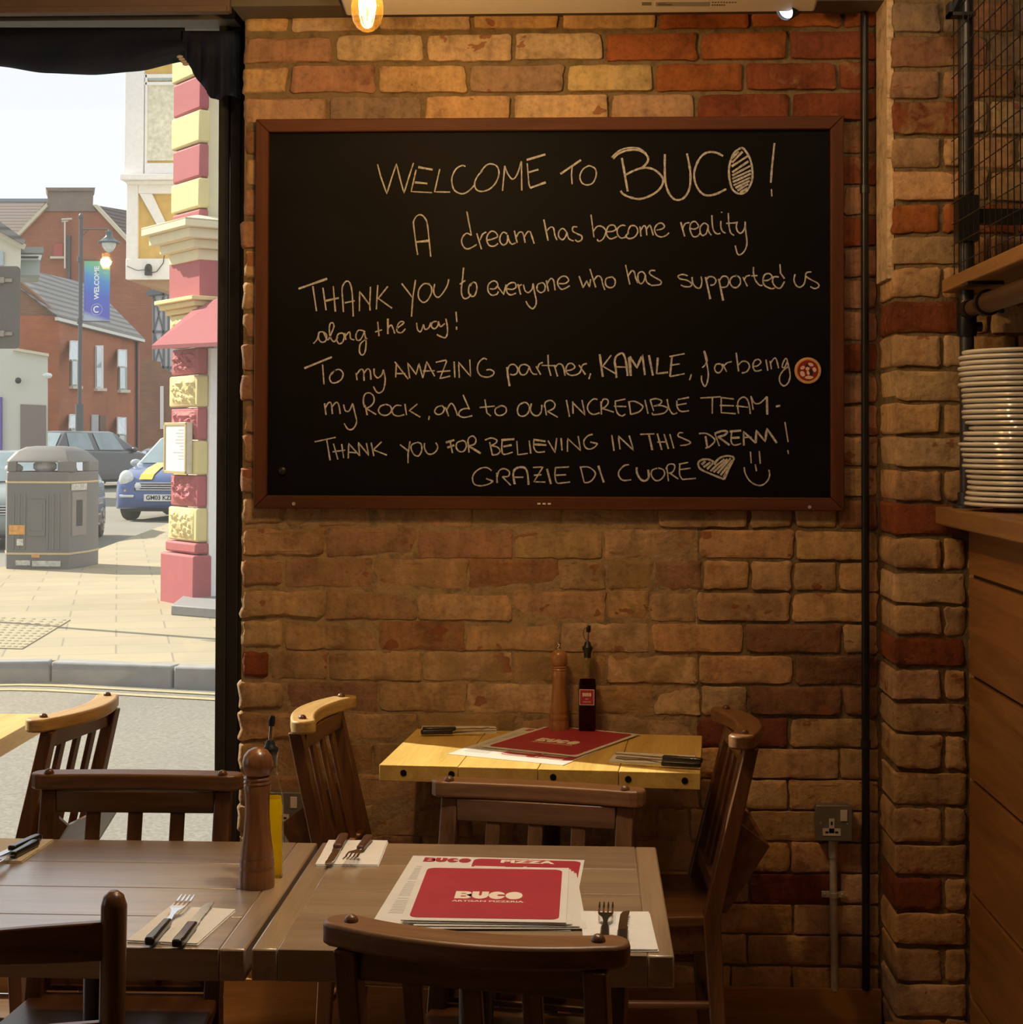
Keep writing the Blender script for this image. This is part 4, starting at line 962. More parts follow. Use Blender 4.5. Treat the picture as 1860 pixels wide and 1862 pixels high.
T4 = table(Vector((-1.422-.33, 4.02, 0)), R(2), .66, .62, .044, (M['pine_yel'], M['pine_yel']), 'sunlit pine table by the shop window at the left edge', plank_axis='Y', nplank=4, ends=False)

# ================================================================== CHAIRS
def rail_curve(half, bow, n=12):
    return [(half*(-1+2*k/n), -bow*((-1+2*k/n)**2)) for k in range(n+1)]
def curved_bar(mb, half, bow, y, z0, z1, thick, n=12, tilt=0, round_ends=True):
    pts = rail_curve(half, bow, n); vs = []; out = []; inn = []
    for k, (x, yy) in enumerate(pts): out.append((x, y+yy+thick/2)); inn.append((x, y+yy-thick/2))
    if round_ends:
        r = thick/2
        def cap(cx, cy, s):
            return [(cx+s*r*1.0*math.sin(R(a)), cy+r*math.cos(R(a))) for a in (30, 60, 90, 120, 150)]
        outline = out + cap(half, y-bow, 1) + inn[::-1] + cap(-half, y-bow, -1)[::-1]
    else: outline = out + inn[::-1]
    mb.prism([(p[0], p[1], z0) for p in outline], (0, tilt, z1-z0))
def make_chair():
    t = root('chapel_chair', (0, 0, 0), 0, 'x', 'chair')
    W = .165; sl = .235                         # half distance of posts; backward lean per metre above the seat
    def by(z): return .165 + max(0, z-.45)*sl + max(0, .45-z)*.06
    # back posts, bent at the seat
    for s in (-1, 1):
        b = MB(); prof = []
        for z, hw in ((.0, .013), (.2, .016), (.45, .019), (.62, .017), (.815, .015)): prof.append((by(z), z, hw))
        left = [(s*W-.0155, y-hw, z) for y, z, hw in prof]; right = [(s*W-.0155, y+hw, z) for y, z, hw in prof][::-1]
        b.prism(left+right, (.031, 0, 0)); b.build('back_leg', M['chair_v'], t, bevel=.003)
    for s in (-1, 1):
        b = MB(); b.bar((s*.168, -.155, 0), (s*.160, -.150, .43), .028, .028, up=(0, 1, 0)); b.build('front_leg', M['chair_v'], t, bevel=.003)
    b = MB(); b.prism([(-.195, -.185, .43), (.195, -.185, .43), (.20, -.175, .43), (.172, .185, .43), (-.172, .185, .43), (-.20, -.175, .43)], (0, 0, .024)); b.build('seat', M['chair_d'], t, bevel=.006, seg=3)
    b = MB()
    b.box(-.15, .15, -.160, -.142, .375, .43); b.box(-.15, .15, .158, .174, .375, .43)
    for s in (-1, 1): b.bar((s*.160, -.145, .4025), (s*.158, .165, .4025), .016, .055)
    b.build('seat_rail', M['chair_h'], t, bevel=.002)
    # bowed top rail with peg heads
    yt = by(.828)
    b = MB(); curved_bar(b, .176, .036, yt+.012, .816, .846, .058, 14); b.build('top_rail', M['chair_r'], t, bevel=.005, seg=3, smooth=False)
    for s in (-1, 1):
        b = MB(); b.lathe([(.0095, 0), (.0095, .002), (.0075, .006), (.004, .0085), (.0, .0092)], 14, 0, Matrix.Translation((s*W, yt+.012-.036*(W/.182)**2, .846))); b.build('peg', M['chair_d'], t, smooth=True)
    b = MB(); z0, z1 = .774, .8145
    b.box(-W+.016, W-.016, by(.779)-.012, by(.779)+.006, z0, z1); b.build('upper_rail', M['chair_h'], t, bevel=.002)
    zl = .505
    b = MB(); b.box(-W+.016, W-.016, by(zl)-.010, by(zl)+.008, zl-.02, zl+.02); b.build('lower_rail', M['chair_h'], t, bevel=.002)
    for k in (-1, 0, 1):
        b = MB(); b.bar((k*.080, by(.52)-.001, .52), (k*.080, by(.776)-.003, .776), .0265, .011, up=(0, 1, 0)); b.build('slat', M['chair_v'], t, bevel=.002)
    # hymn book box on the back
    b = MB()
    o_ = [(by(.645)+.016, .650), (by(.645)+.082, .600), (by(.47)+.030, .455), (by(.47)+.016, .455)]
    for s in (-1, 1): b.prism([(s*.150-.005, y, z) for y, z in o_], (.010, 0, 0))
    b.prism([(-.150, o_[1][0], o_[1][1]), (-.150, o_[2][0], o_[2][1]), (-.150, o_[2][0]-.008, o_[2][1]), (-.150, o_[1][0]-.009, o_[1][1])], (.30, 0, 0))
    b.prism([(-.150, o_[3][0], .455), (-.150, o_[2][0], .455), (-.150, o_[2][0]+.003, .463), (-.150, o_[3][0]+.002, .463)], (.30, 0, 0))
    b.build('book_box', M['chair_h'], t)
    for z in (.15, .26):
        for s in (-1, 1):
            b = MB(); b.tube([(s*.163, -.150, z), (s*.163, by(z), z)], .009, 10); b.build('side_stretcher', M['chair_d'], t, smooth=True)
    b = MB(); b.tube([(-.163, -.152, .30), (.163, -.152, .30)], .009, 10); b.build('front_stretcher', M['chair_h'], t, smooth=True)
    b = MB(); b.tube([(-.160, by(.2), .2), (.160, by(.2), .2)], .009, 10); b.build('back_stretcher', M['chair_h'], t, smooth=True)
    return t
b = MB(); curved_bar(b, .176, .010, .165+.378*.235+.006, .816, .846, .052, 14)
FLAT = b.build('top_rail', M['chair_r'])
YR = .165+.378*.235+.012-.012                # local y of the top rail, roughly its middle
ch0 = make_chair()
def place(px, py, rz, label, first=False, dx=0, dy=0, pale=False, flat_rail=False):
    o = ch0 if first else copy_tree(ch0)
    p = onZ(px, py, .846); v = Matrix.Rotation(rz, 3, 'Z') @ Vector((0, YR, 0))
    o.location = (p.x-v.x+dx, p.y-v.y+dy, 0); o.rotation_euler = (0, 0, rz); o['label'] = label
    if flat_rail:
        for q in kids(o):
            if q.name.startswith('top_rail'): q.data = FLAT.data
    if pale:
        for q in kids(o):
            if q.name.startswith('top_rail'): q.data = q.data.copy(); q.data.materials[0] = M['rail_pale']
    return o
place(852, 1700, R(180-12), 'dark wooden chapel chair nearest the camera, seen from behind at the menu table', True)
place(251, 1404, R(1.0), 'dark wooden chapel chair behind the left front table, against the window view', flat_rail=True)
place(978, 1424, R(-11), 'brown wooden chapel chair between the menu table and the back table', flat_rail=True)
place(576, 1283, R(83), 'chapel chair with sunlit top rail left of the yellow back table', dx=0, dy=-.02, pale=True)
place(1350, 1310, R(-88), 'reddish chapel chair in side view at the right of the yellow back table')
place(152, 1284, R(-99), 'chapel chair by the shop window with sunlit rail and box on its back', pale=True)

bpy.data.objects.remove(FLAT)
# ladder-back chair at the lower left corner
pp = onZ(213, 1612, .905)
lc = root('ladder_back_chair', (pp.x-.185, pp.y+.20, 0), R(180), 'dark ladder-back chair with rounded post in the lower left corner', 'chair')
def lb_y(z): return .17+max(0, z-.45)*.10
for s in (-1, 1):
    b = MB(); b.tube([(s*.150, .165, 0), (s*.166, .17, .45), (s*.178, lb_y(.7), .7), (s*.185, lb_y(.885), .885), (s*.185, lb_y(.897), .897), (s*.185, lb_y(.903), .903)], [.014, .017, .0165, .0165, .013, .006], 14); b.build('back_post', M['chair_v'], lc, smooth=True)
    b = MB(); b.tube([(s*.19, -.17, 0), (s*.19, -.165, .44)], [.013, .017], 12); b.build('front_leg', M['chair_v'], lc, smooth=True)
    b = MB(); b.tube([(s*.188, -.165, .2), (s*.186, .168, .2)], .009, 8); b.build('side_stretcher', M['chair_d'], lc, smooth=True)
for z0, z1 in ((.815, .865), (.69, .735), (.57, .61)):
    b = MB(); pts = []; n = 14
    for k in range(n+1):
        x = -.18+.36*k/n; bow = .025*(1-(2*k/n-1)**2); pts.append((x, bow))
    zm = (z0+z1)/2
    top_ = [(x, lb_y(zm)+bw-.006, z1-.010*(1-abs(2*k/n-1)**2)*-0.2) for k, (x, bw) in enumerate(pts)]
    vs = []; fs = []
    for k, (x, bw) in enumerate(pts):
        y = lb_y(zm)+bw
        zt_ = z1-.012*(abs(2*k/n-1)-1)**2*.9; zb_ = z0
        vs += [(x, y-.007, zb_), (x, y+.007, zb_), (x, y+.007+.003, zt_), (x, y-.007+.003, zt_)]
    for k in range(n):
        for j in range(4): fs.append((4*k+j, 4*k+(j+1) % 4, 4*(k+1)+(j+1) % 4, 4*(k+1)+j))
    fs += [(0, 1, 2, 3), (4*n+3, 4*n+2, 4*n+1, 4*n)]
    b.add(vs, fs); b.build('ladder_slat', M['chair_h'], lc, bevel=.002)
b = MB(); b.prism([(-.205, -.19, .43), (.205, -.19, .43), (.185, .18, .43), (-.185, .18, .43)], (0, 0, .028)); b.build('seat', M['chair_d'], lc, bevel=.006)
b = MB(); b.tube([(-.188, -.167, .28), (.188, -.167, .28)], .010, 8); b.build('front_stretcher', M['chair_h'], lc, smooth=True)

# ================================================================== TABLEWARE
def mill(loc, s, h, mat, label, knob):
    t = root('pepper_mill', loc, random.uniform(0, 6), label, 'pepper mill')
    k = h/.226
    pf = [(.0285, 0), (.029, .004), (.0285, .028), (.0272, .031), (.0285, .034), (.0275, .046), (.0262, .049), (.0272, .052), (.0255, .062), (.0220, .090), (.0200, .120), (.0202, .145), (.0222, .164), (.0205, .167), (.0225, .170), (.0205, .1735), (.0225, .177), (.0190, .180)]
    b = MB(); b.lathe([(r*s, z*k) for r, z in pf], 32); b.build('body', mat, t, smooth=True)
    pf = [(.0190, .1805), (.0215, .184), (.0245, .192), (.0250, .201), (.0228, .212), (.0160, .221), (.0070, .2255), (.0001, .2262)]
    b = MB(); b.lathe([(r*s, z*k) for r, z in pf], 32); b.build('head', mat, t, smooth=True)
    if knob:
        b = MB(); b.lathe([(.0045, h), (.0055, h+.004), (.003, h+.008), (.0055, h+.012), (.005, h+.016), (.0, h+.017)], 12); b.build('top_nut', M['steel'], t, smooth=True)
    return t
p = onZ(467, 1612, ZT); mill((p.x, p.y, ZT), 1.0, .226, M['mill'], 'dark turned wooden pepper mill on the left front table', False)
p = onZ(1017.5, 1316, ZT); mill((p.x, min(p.y, YB-.04), ZT), .86, .206, M['mill_l'], 'orange-brown pepper mill on the back table against the wall', True)
def sq(wd, z, r=.35, n=4):
    return [(x, y, z) for x, y, _ in rrect(wd, wd, wd*r*.5, n)]
def loft(mb, rings, m=0, cap0=True, cap1=True):
    n = len(rings[0]); vs = [p for r_ in rings for p in r_]; fs = []
    for k in range(len(rings)-1):
        for j in range(n): fs.append((k*n+j, k*n+(j+1) % n, (k+1)*n+(j+1) % n, (k+1)*n+j))
    if cap0: fs.append(list(range(n-1, -1, -1)))
    if cap1: fs.append(list(range((len(rings)-1)*n, len(rings)*n)))
    mb.add(vs, fs, m)
def bottle(loc, rz, liq, fill, label, lab=False):
    t = root('oil_bottle', loc, rz, label, 'bottle')
    rings = [sq(.042, 0, .4), sq(.045, .003, .35), sq(.045, .120, .35), sq(.043, .132, .5), sq(.034, .148, .8), sq(.027, .160, 1), sq(.0235, .172, 1), sq(.0235, .196, 1), sq(.027, .198, 1), sq(.027, .206, 1)]
    b = MB(); loft(b, rings, 0, True, False); b.build('glass_body', M['glass'], t, smooth=True)
    b = MB(); rr = [sq(.038, .005, .4), sq(.0405, .008, .35), sq(.0405, min(fill, .118), .35)]
    if fill > .12: rr += [sq(.0385, .130, .5)]
    loft(b, rr); b.build('oil', liq, t, smooth=True)
    b = MB(); b.lathe([(.0085, .185), (.0095, .200), (.0135, .2065), (.0135, .212), (.009, .216), (.0075, .222), (.005, .226)], 16); b.build('stopper', M['black'], t, smooth=True)
    b = MB(); b.tube([(0, 0, .222), (.001, 0, .240), (.002, 0, .252)], .0034, 10); b.build('spout', M['steel'], t, smooth=True)
    b = MB(); b.tube([(.0018, 0, .249), (.0022, 0, .258), (.004, 0, .266)], [.0052, .0062, .004], 10)
    if lab: b.tube([(.003, 0, .262), (-.008, 0, .258), (-.011, 0, .246), (-.008, 0, .234), (-.002, 0, .226)], .0009, 6)
    b.build('spout_cap', M['black'], t, smooth=True)
    if lab:
        b = MB(); f = -.0228
        b.box(-.0185, .0185, f-.0004, f, .070, .109, 0); b.box(-.0170, .0170, f-.0007, f-.0004, .0715, .1075, 1)
        lt = b.build('label', [M['cream'], M['red']], t)
        b = MB(); M4 = Matrix.Translation((0, f-.0008, .096)) @ TX; logo(b, M4, .022, .009, .0003)
        vs, fs = text_geo('CHILLI OIL', .0042, .0001); b.add(vs, fs, 0, Matrix.Translation((0, f-.0009, .078)) @ TX)
        vs, fs = text_geo('SPICY', .0030, .0001); b.add(vs, fs, 0, Matrix.Translation((0, f-.0009, .085)) @ TX)
        b.build('label_print', [M['cream'], M['red']], lt)
    return t
p = onZ(490, 1592, ZT); bottle((p.x, p.y, ZT), R(12), M['oil'], .124, 'glass bottle of yellow olive oil behind the dark pepper mill')
p = onZ(1068, 1318, ZT); bottle((p.x, min(p.y, YB-.042), ZT), R(-4), M['chili'], .122, 'square bottle of dark chilli oil with red label on the back table', True)

def place_fr(quad, z): return fit_rect(*quad, z)
def napkin(quad, z, label, group='folded paper napkins'):
    c, a, w_, d_ = fit_rect(*quad, z)
    t = root('napkin', (c.x, c.y, z), a, label, 'napkin', group)
    for k, (o_, zz) in enumerate(((0, 0), (.004, .0022))):
        b = MB(); nx, ny = 10, 14; vs = []; fs = []
        for i in range(nx+1):
            for j in range(ny+1):
                x = -w_/2+w_*i/nx; y = -d_/2+d_*j/ny
                vs.append((x-o_*.4, y+o_*.5, zz+.0016+.0007*noise.noise(Vector((x*22+k*9, y*22, c.x*7)))))
        n0 = len(vs)
        vs += [(x, y, zz) for x, y, _ in vs]
        for i in range(nx):
            for j in range(ny):
                q = (i*(ny+1)+j, (i+1)*(ny+1)+j, (i+1)*(ny+1)+j+1, i*(ny+1)+j+1); fs += [q, tuple(n0+e for e in q[::-1])]
        for i in range(nx):
            for j in (0, ny): fs.append((i*(ny+1)+j, (i+1)*(ny+1)+j, n0+(i+1)*(ny+1)+j, n0+i*(ny+1)+j))
        for j in range(ny):
            for i in (0, nx): fs.append((i*(ny+1)+j, i*(ny+1)+j+1, n0+i*(ny+1)+j+1, n0+i*(ny+1)+j))
        b.add(vs, fs); b.build('fold', M['napkin'], t, smooth=True)
    return t
def knife(h_px, t_px, z, hm, label, ln=.215):
    a = onZ(*h_px, z+.006); c = onZ(*t_px, z+.004); d = (c-a); an = math.atan2(d.y, d.x)-R(90)
    t = root('table_knife', (a.x, a.y, z), an, label, 'knife', 'table knives'); k = ln/.215
    b = MB(); vs = [(-.0075, 0), (-.0085, .012), (-.0078, .05), (-.0088, .095), (.0078, .095), (.0085, .05), (.0092, .015), (.0070, 0)]
    b.prism([(x, y*k, 0) for x, y in vs], (0, 0, .0115)); b.build('handle', hm, t, bevel=.0035, seg=3)
    b = MB(); vs = [(-.008, .094), (-.0085, .13), (-.0085, .19), (-.006, .205), (.001, .213), (.0045, .214), (.0052, .20), (.0042, .185)] + [(.0052 if i % 2 else .0040, .18-.006*i) for i in range(9)] + [(.0058, .12), (.0065, .094)]
    b.prism([(x, y*k, .0045) for x, y in vs], (0, 0, .0018)); b.build('blade', M['steel'], t)
    return t
def fork(h_px, t_px, z, hm, label, ln=.205):
    a = onZ(*h_px, z+.006); c = onZ(*t_px, z+.004); d = (c-a); an = math.atan2(d.y, d.x)-R(90)
    t = root('table_fork', (a.x, a.y, z), an, label, 'fork', 'table forks'); k = ln/.205
    b = MB(); vs = [(-.0072, 0), (-.0085, .012), (-.0070, .05), (-.0066, .095), (.0066, .095), (.0070, .05), (.0085, .012), (.0072, 0)]
    b.prism([(x, y*k, 0) for x, y in vs], (0, 0, .0115)); b.build('handle', hm, t, bevel=.0035, seg=3)
    b = MB()
    def zc(y): return .0055 + (.006*math.sin((y-.095)/.11*math.pi*.9) if y > .095 else 0) + max(0, y-.18)*.22
    out = [(.0042, .094), (.0032, .115), (.0050, .130), (.0105, .142), (.0118, .152)]
    for x0, x1, ya, yb in ((-.0118, -.0118, .152, .152),): pass
    ys = [p_[1] for p_ in out]
    vs = []; fs = []
    for x, y in out:
        z_ = zc(y); vs += [(-x, y*k, z_), (x, y*k, z_), (x, y*k, z_+.0016), (-x, y*k, z_+.0016)]
    for q in range(len(out)-1):
        for j in range(4): fs.append((4*q+j, 4*q+(j+1) % 4, 4*q+4+(j+1) % 4, 4*q+4+j))
    fs += [(0, 1, 2, 3), tuple(4*(len(out)-1)+j for j in (3, 2, 1, 0))]
    b.add(vs, fs)
    for j in range(4):
        xc = -.0100+.00667*j
        for y0, y1 in ((.151, .165), (.165, .18), (.18, .195), (.195, .205)):
            b.bar((xc, y0*k, zc(y0)+.0008), (xc, y1*k, zc(y1)+.0008), .0030 if y1 < .2 else .002, .0016)
    b.build('fork_head', M['steel'], t)
    return t
ZN = ZT+.0045
napkin(((302, 1653), (423, 1657), (366, 1722), (240, 1714)), ZT, 'folded napkin under black-handled cutlery at the front edge of the left front table')
fork((271, 1712), (349, 1631), ZN, M['handle_b'], 'black-handled fork on the napkin at the front of the left front table', .215)
knife((321, 1716), (383, 1644), ZN, M['handle_b'], 'black-handled knife on the napkin at the front of the left front table', .215)
napkin(((-60, 1527), (104, 1530), (33, 1570), (-130, 1566)), ZT, 'folded napkin cut by the left picture edge on the left front table')
knife((71, 1521), (-38, 1572), ZN, M['handle_b'], 'black-handled knife at the left picture edge, the one nearer the chair behind')
fork((66, 1531), (-18, 1580), ZN, M['handle_b'], 'black-handled fork at the left picture edge with shining head')
napkin(((601, 1532), (713, 1532), (681, 1577), (573, 1575)), ZT, 'folded napkin at the far left corner of the menu table')
knife((626, 1519), (599, 1566), ZN, M['handle_w'], 'brown-handled knife on the napkin at the far left of the menu table', .20)
fork((671, 1522), (637, 1569), ZN, M['handle_w'], 'brown-handled fork on the napkin at the far left of the menu table', .19)
napkin(((1063, 1662), (1187, 1663), (1192, 1732), (1058, 1731)), ZT, 'folded napkin at the near right corner of the menu table')
fork((1098, 1722), (1103, 1643), ZN, M['handle_b'], 'fork pointing away on the napkin right of the red menus', .20)
knife((1128, 1728), (1140, 1653), ZN, M['handle_b'], 'knife beside the fork on the napkin right of the red menus', .20)
napkin(((1118, 1370), (1258, 1377), (1262, 1394), (1112, 1387)), ZT, 'folded napkin on the right end of the sunlit back table')
knife((1277, 1383), (1108, 1371), ZN, M['handle_b'], 'black-handled knife on the right end of the sunlit back table', .21)
fork((1274, 1391), (1120, 1385), ZN, M['handle_b'], 'black-handled fork along the near right edge of the back table', .19)
napkin(((770, 1322), (905, 1322), (900, 1333), (765, 1333)), ZT, 'folded napkin in the shade at the far left of the back table')
knife((768, 1326), (900, 1326), ZN, M['handle_b'], 'dark knife in the shade at the far left of the back table', .19)
fork((765, 1331), (880, 1331), ZN, M['handle_b'], 'dark fork in the shade at the far left of the back table', .17)

# ---- menus
def menu(ctr, an, wd, dp, z, kind, label):
    t = root('menu', (ctr.x, ctr.y, z), an, label, 'menu', 'printed menus')
    b = MB(); b.box(-wd/2, wd/2, -dp/2, dp/2, 0, .0012); b.build('sheet', M['paper'], t)
    zz = .00125
    if kind == 'red':
        b = MB(); b.prism([(x, y, zz) for x, y, _ in rrect(wd-.022, dp-.026, .014)], (0, 0, .0003)); pr_ = b.build('red_panel', M['red'], t)
        b = MB(); logo(b, Matrix.Translation((0, -dp*.06, zz+.0004)), wd*.43, wd*.43/2.6, .0003)
        vs, fs = text_geo('ARTISAN PIZZERIA', .0125, .0002, sx=1.06); b.add(vs, fs, 0, Matrix.Translation((0, -dp*.06-.034, zz+.0005)))
        b.build('shop_name', [M['cream'], M['red']], pr_)
    elif kind == 'white':
        b = MB(); xl = -wd/2+.012
        logo(b, Matrix.Translation((xl+.052, dp/2-.026, zz)), .082, .028, .0003)
        b.build('shop_name', [M['red'], M['paper']], t)
        b = MB(); b.prism([(x+.052, y+.02, zz) for x, y, _ in rrect(wd-.115, dp-.06, .014)], (0, 0, .0003)); rp_ = b.build('red_panel', M['red'], t)
        b = MB(); vs, fs = text_geo('PIZZA', .026, .0012, sx=1.3); b.add(vs, fs, 0, Matrix.Translation((.052, dp/2-.026, zz+.0005)))
        for c_ in range(2):
            for r_ in range(9):
                for q in range(2): b.box(-.035+c_*.095, -.035+c_*.095+random.uniform(.05, .075), dp/2-.065-r_*.034-q*.010, dp/2-.061-r_*.034-q*.010, zz+.0004, zz+.0006)
                b.box(-.046+c_*.095, -.040+c_*.095, dp/2-.069-r_*.034, dp/2-.058-r_*.034, zz+.0004, zz+.0006)
        b.build('pizza_list', M['cream'], rp_)
        b = MB(); y = dp/2-.075
        for blk in range(3):
            b.box(xl+.005, xl+.072, y, y+.0022, zz, zz+.0002); y -= .012
            for r_ in range(9): b.box(xl+.004, xl+.004+random.uniform(.05, .078), y, y+.0024, zz, zz+.0002); y -= .0085
            y -= .010
        b.build('printed_lines', M['ink'], t)
    return t
c, a, w_, d_ = fit_rect((735, 1559), (1056, 1568), (1060, 1690), (679, 1679), ZT)
menu(c, a, .300, .415, ZT, 'white', 'white menu with red pizza panel at the bottom of the stacked menus')
c5, a5, w5, d5 = fit_rect((760, 1577), (1031, 1578), (1033, 1681), (737, 1672), ZT+.0106)
for k in range(3):
    menu(c5+Vector((.022-.008*k, -.008+.004*k, 0)), a5+R(3.4-1.2*k), w5, d5, ZT+.0026+.0026*k, 'plain', 'white menu under the red cover, %s of the three fanned to the right' % ('lowest', 'middle', 'upper')[k])
menu(c5, a5, w5, d5, ZT+.0106, 'red', 'red menu cover with cream lettering on top of the stack on the menu table')
c, a, w_, d_ = fit_rect((806, 1337), (1050, 1322), (1163, 1366), (985, 1381), ZT)
menu(onZ(985, 1356, ZT), R(-24), .295, .40, ZT, 'white', 'white menu partly under the red one on the sunlit back table')
c, a, w_, d_ = fit_rect((882, 1331), (1036, 1322), (1160, 1362), (1006, 1370), ZT)
menu(onZ(1022, 1346, ZT+.004), R(-27), .255, .34, ZT+.003, 'red', 'red menu lying on the white one on the sunlit back table')
# ================================================================== THE STREET OUTSIDE
ZPV, ZRD = .27, .165
def ground(y):
    if y < 9: return .05 + (ZRD-.05)*max(0, (y-5.3))/3.7
    return ZRD if y < 30 else ZRD+(y-30)*.0135
def onG(px, py):           # pixel -> road surface
    d = ray(px, py); lo, hi = 4.6, 400.0
    for _ in range(60):
        m = (lo+hi)/2; z = HC+d.z*m/d.y
        if z > ground(m): lo = m
        else: hi = m
    return O0 + d*(lo/d.y)
def road_mat():
    m, nt, b = new_mat('pale_asphalt'); v = coords(nt)
    n = noise_tex(nt, v, 55, 5, .75); n2 = noise_tex(nt, v, .5, 4)
    c = ramp(nt, n, [(.3, (.13, .122, .10)), (.5, (.20, .19, .16)), (.7, (.29, .275, .235))])
    mx = N(nt, 'ShaderNodeMixRGB', blend_type='MULTIPLY'); mx.inputs[0].default_value = .6; L(nt, c, mx.inputs[1])
    L(nt, ramp(nt, n2, [(.35, (.8, .8, .82)), (.65, (1.08, 1.06, 1.0))]), mx.inputs[2]); L(nt, mx.outputs[0], b.inputs['Base Color'])
    b.inputs['Roughness'].default_value = .9; bump(nt, n, b, .5, .006); return m
def paving_mat():
    m, nt, b = new_mat('buff_paving'); v = coords(nt, (1, 1, 1), rot=(0, 0, R(-16)))
    tx = N(nt, 'ShaderNodeTexBrick'); L(nt, v, tx.inputs['Vector'])
    tx.inputs['Color1'].default_value = (.36, .31, .205, 1); tx.inputs['Color2'].default_value = (.31, .27, .185, 1); tx.inputs['Mortar'].default_value = (.22, .19, .135, 1)
    tx.inputs['Scale'].default_value = 1; tx.inputs['Mortar Size'].default_value = .006; tx.inputs['Brick Width'].default_value = .62; tx.inputs['Row Height'].default_value = .42
    mx = N(nt, 'ShaderNodeMixRGB', blend_type='MULTIPLY'); mx.inputs[0].default_value = .7; L(nt, tx.outputs['Color'], mx.inputs[1])
    L(nt, ramp(nt, noise_tex(nt, v, 1.1, 6, .65), [(.3, (.80, .78, .76)), (.7, (1.1, 1.09, 1.04))]), mx.inputs[2])
    L(nt, mx.outputs[0], b.inputs['Base Color']); b.inputs['Roughness'].default_value = .9
    bump(nt, noise_tex(nt, v, 40, 3), b, .2, .004); return m
b = MB()
ys = [4.48, 5.3, 9.0, 12, 16, 20, 25, 30, 45, 60, 80, 110, 200]
for i, y in enumerate(ys):
    for x in (-150, 60): b.v.append(Vector((x, y, ground(y) if y > 5.2 else .05))); b.col.append((1, 1, 1, 0))
for i in range(len(ys)-1): b.f.append([2*i, 2*i+1, 2*i+3, 2*i+2]); b.m.append(0)
struct(b.build('road', road_mat()))
pv = [(-620, 1207), (60, 1200), (120, 1201), (410, 1213), (900, 1230)]
near = [onZ(x, y, ZPV) for x, y in pv]
far = [onZ(x, y, ZPV) for x, y in ((900, 905), (305, 952), (240, 976), (172, 1001), (120, 1015), (0, 1031), (-500, 1075))]
b = MB(); b.prism(near+far, (0, 0, -.2)); struct(b.build('pavement', paving_mat()))
# kerb stones along the near edge
kc = plain('grey_kerb', (.27, .265, .26), .85, var=.12, scale=14, bmp=.2)
kj = [(-260, 1205.5), (93, 1202), (315, 1211), (560, 1219)]
for k, lab in enumerate(('grey kerb stone at the left edge, behind the window chair', 'middle grey kerb stone across the road, between two joints', 'grey kerb stone across the road beside the black window frame')):
    p, q = onZ(kj[k][0], kj[k][1], ZPV+.004), onZ(kj[k+1][0], kj[k+1][1], ZPV+.004)
    d = (q-p).normalized(); nrm = Vector((-d.y, d.x, 0)); p = p+d*.006; q = q-d*.006
    b = MB(); b.prism([p-nrm*.012, q-nrm*.012, q+nrm*.11, p+nrm*.11], (0, 0, -.24)); o = b.build('kerb_stone', kc, bevel=.012); tag(o, lab, 'kerb stone', 'kerb stones across the road')
yl = plain('faded_yellow_line', (.38, .32, .17), .85, var=.15, scale=20)
for k, (off, lab) in enumerate(((.17, 'faded yellow road line closest to the kerb'), (.31, 'faded yellow road line, the one farther from the kerb'))):
    b = MB(); pts = [onZ(x, y, ZPV) for x, y in pv]; 
    A = [Vector((p.x, p.y-off, ground(p.y-off)+.003)) for p in pts]; Bq = [Vector((p.x, p.y-off-.05, ground(p.y-off-.05)+.003)) for p in pts]
    b.prism(A+Bq[::-1], (0, 0, .002)); tag(b.build('road_line', yl), lab, 'road marking')
b = MB(); tp = plain('tactile_paving', (.33, .28, .18), .9, var=.06)
c0 = onZ(-60, 1178, ZPV); c1_ = onZ(40, 1181, ZPV); c2_ = onZ(128, 1128, ZPV); c3_ = onZ(-40, 1122, ZPV)
b.prism([c0, c1_, c2_, c3_], (0, 0, .006))
for i in range(9):
    for j in range(12):
        p = c0+(c1_-c0)*((i+.5)/9); q = c3_+(c2_-c3_)*((i+.5)/9); s_ = p+(q-p)*((j+.5)/12)
        b.lathe([(.022, .006), (.014, .011)], 8, 0, Matrix.Translation(s_))
o = b.build('tactile_paving', tp); struct(o)

# ---- litter bin
bg_ = plain('grey_bin_plastic', (.14, .137, .134), .5, var=.08, scale=8); bgold = plain('gold_band', (.55, .42, .22), .5, var=.1); bdk = plain('bin_inside', (.05, .05, .05), .8); bst = plain('torn_sticker', (.5, .5, .46), .7, var=.4, scale=30); bor = plain('orange_reflection', (.62, .30, .07), .7, var=.3, scale=30)
pb1 = onZ(88, 1035, ZPV)
Yb = pb1.y; k_ = Yb/3000
xl_, xc_, xr_ = onY(13, 900, Yb).x, onY(128, 900, Yb+.05).x, onY(163, 900, Yb+.42).x
bn = root('litter_bin', ((xl_+xr_)/2, Yb+.3, ZPV), 0, 'large dark grey litter bin with gold bands on the pavement across the road', 'litter bin')
def bz(py): return onY(90, py, Yb).z
z_top, z_sh = bz(811), bz(838)
fp = [(xl_, Yb), (xc_, Yb), (xr_, Yb+.40), (xr_, Yb+.72), (xl_+.0, Yb+.72), (xl_-.14, Yb+.36)]
b = MB()
b.prism([(x, y, ZPV) for x, y in fp], (0, 0, bz(878)-ZPV))
for i in range(9):
    x0_ = xl_+.05+i*(xc_-xl_-.1)/9; 
    if i in (0, 1, 2, 6, 7, 8): b.box(x0_, x0_+.022, Yb-.008, Yb, bz(1000), bz(897))
b.box(xl_+.20, xc_-.22, Yb-.010, Yb, bz(975), bz(908)); b.box(xl_+.225, xc_-.245, Yb-.016, Yb-.010, bz(965), bz(916))
b.build('body', bg_, bn, world=True, bevel=.02)
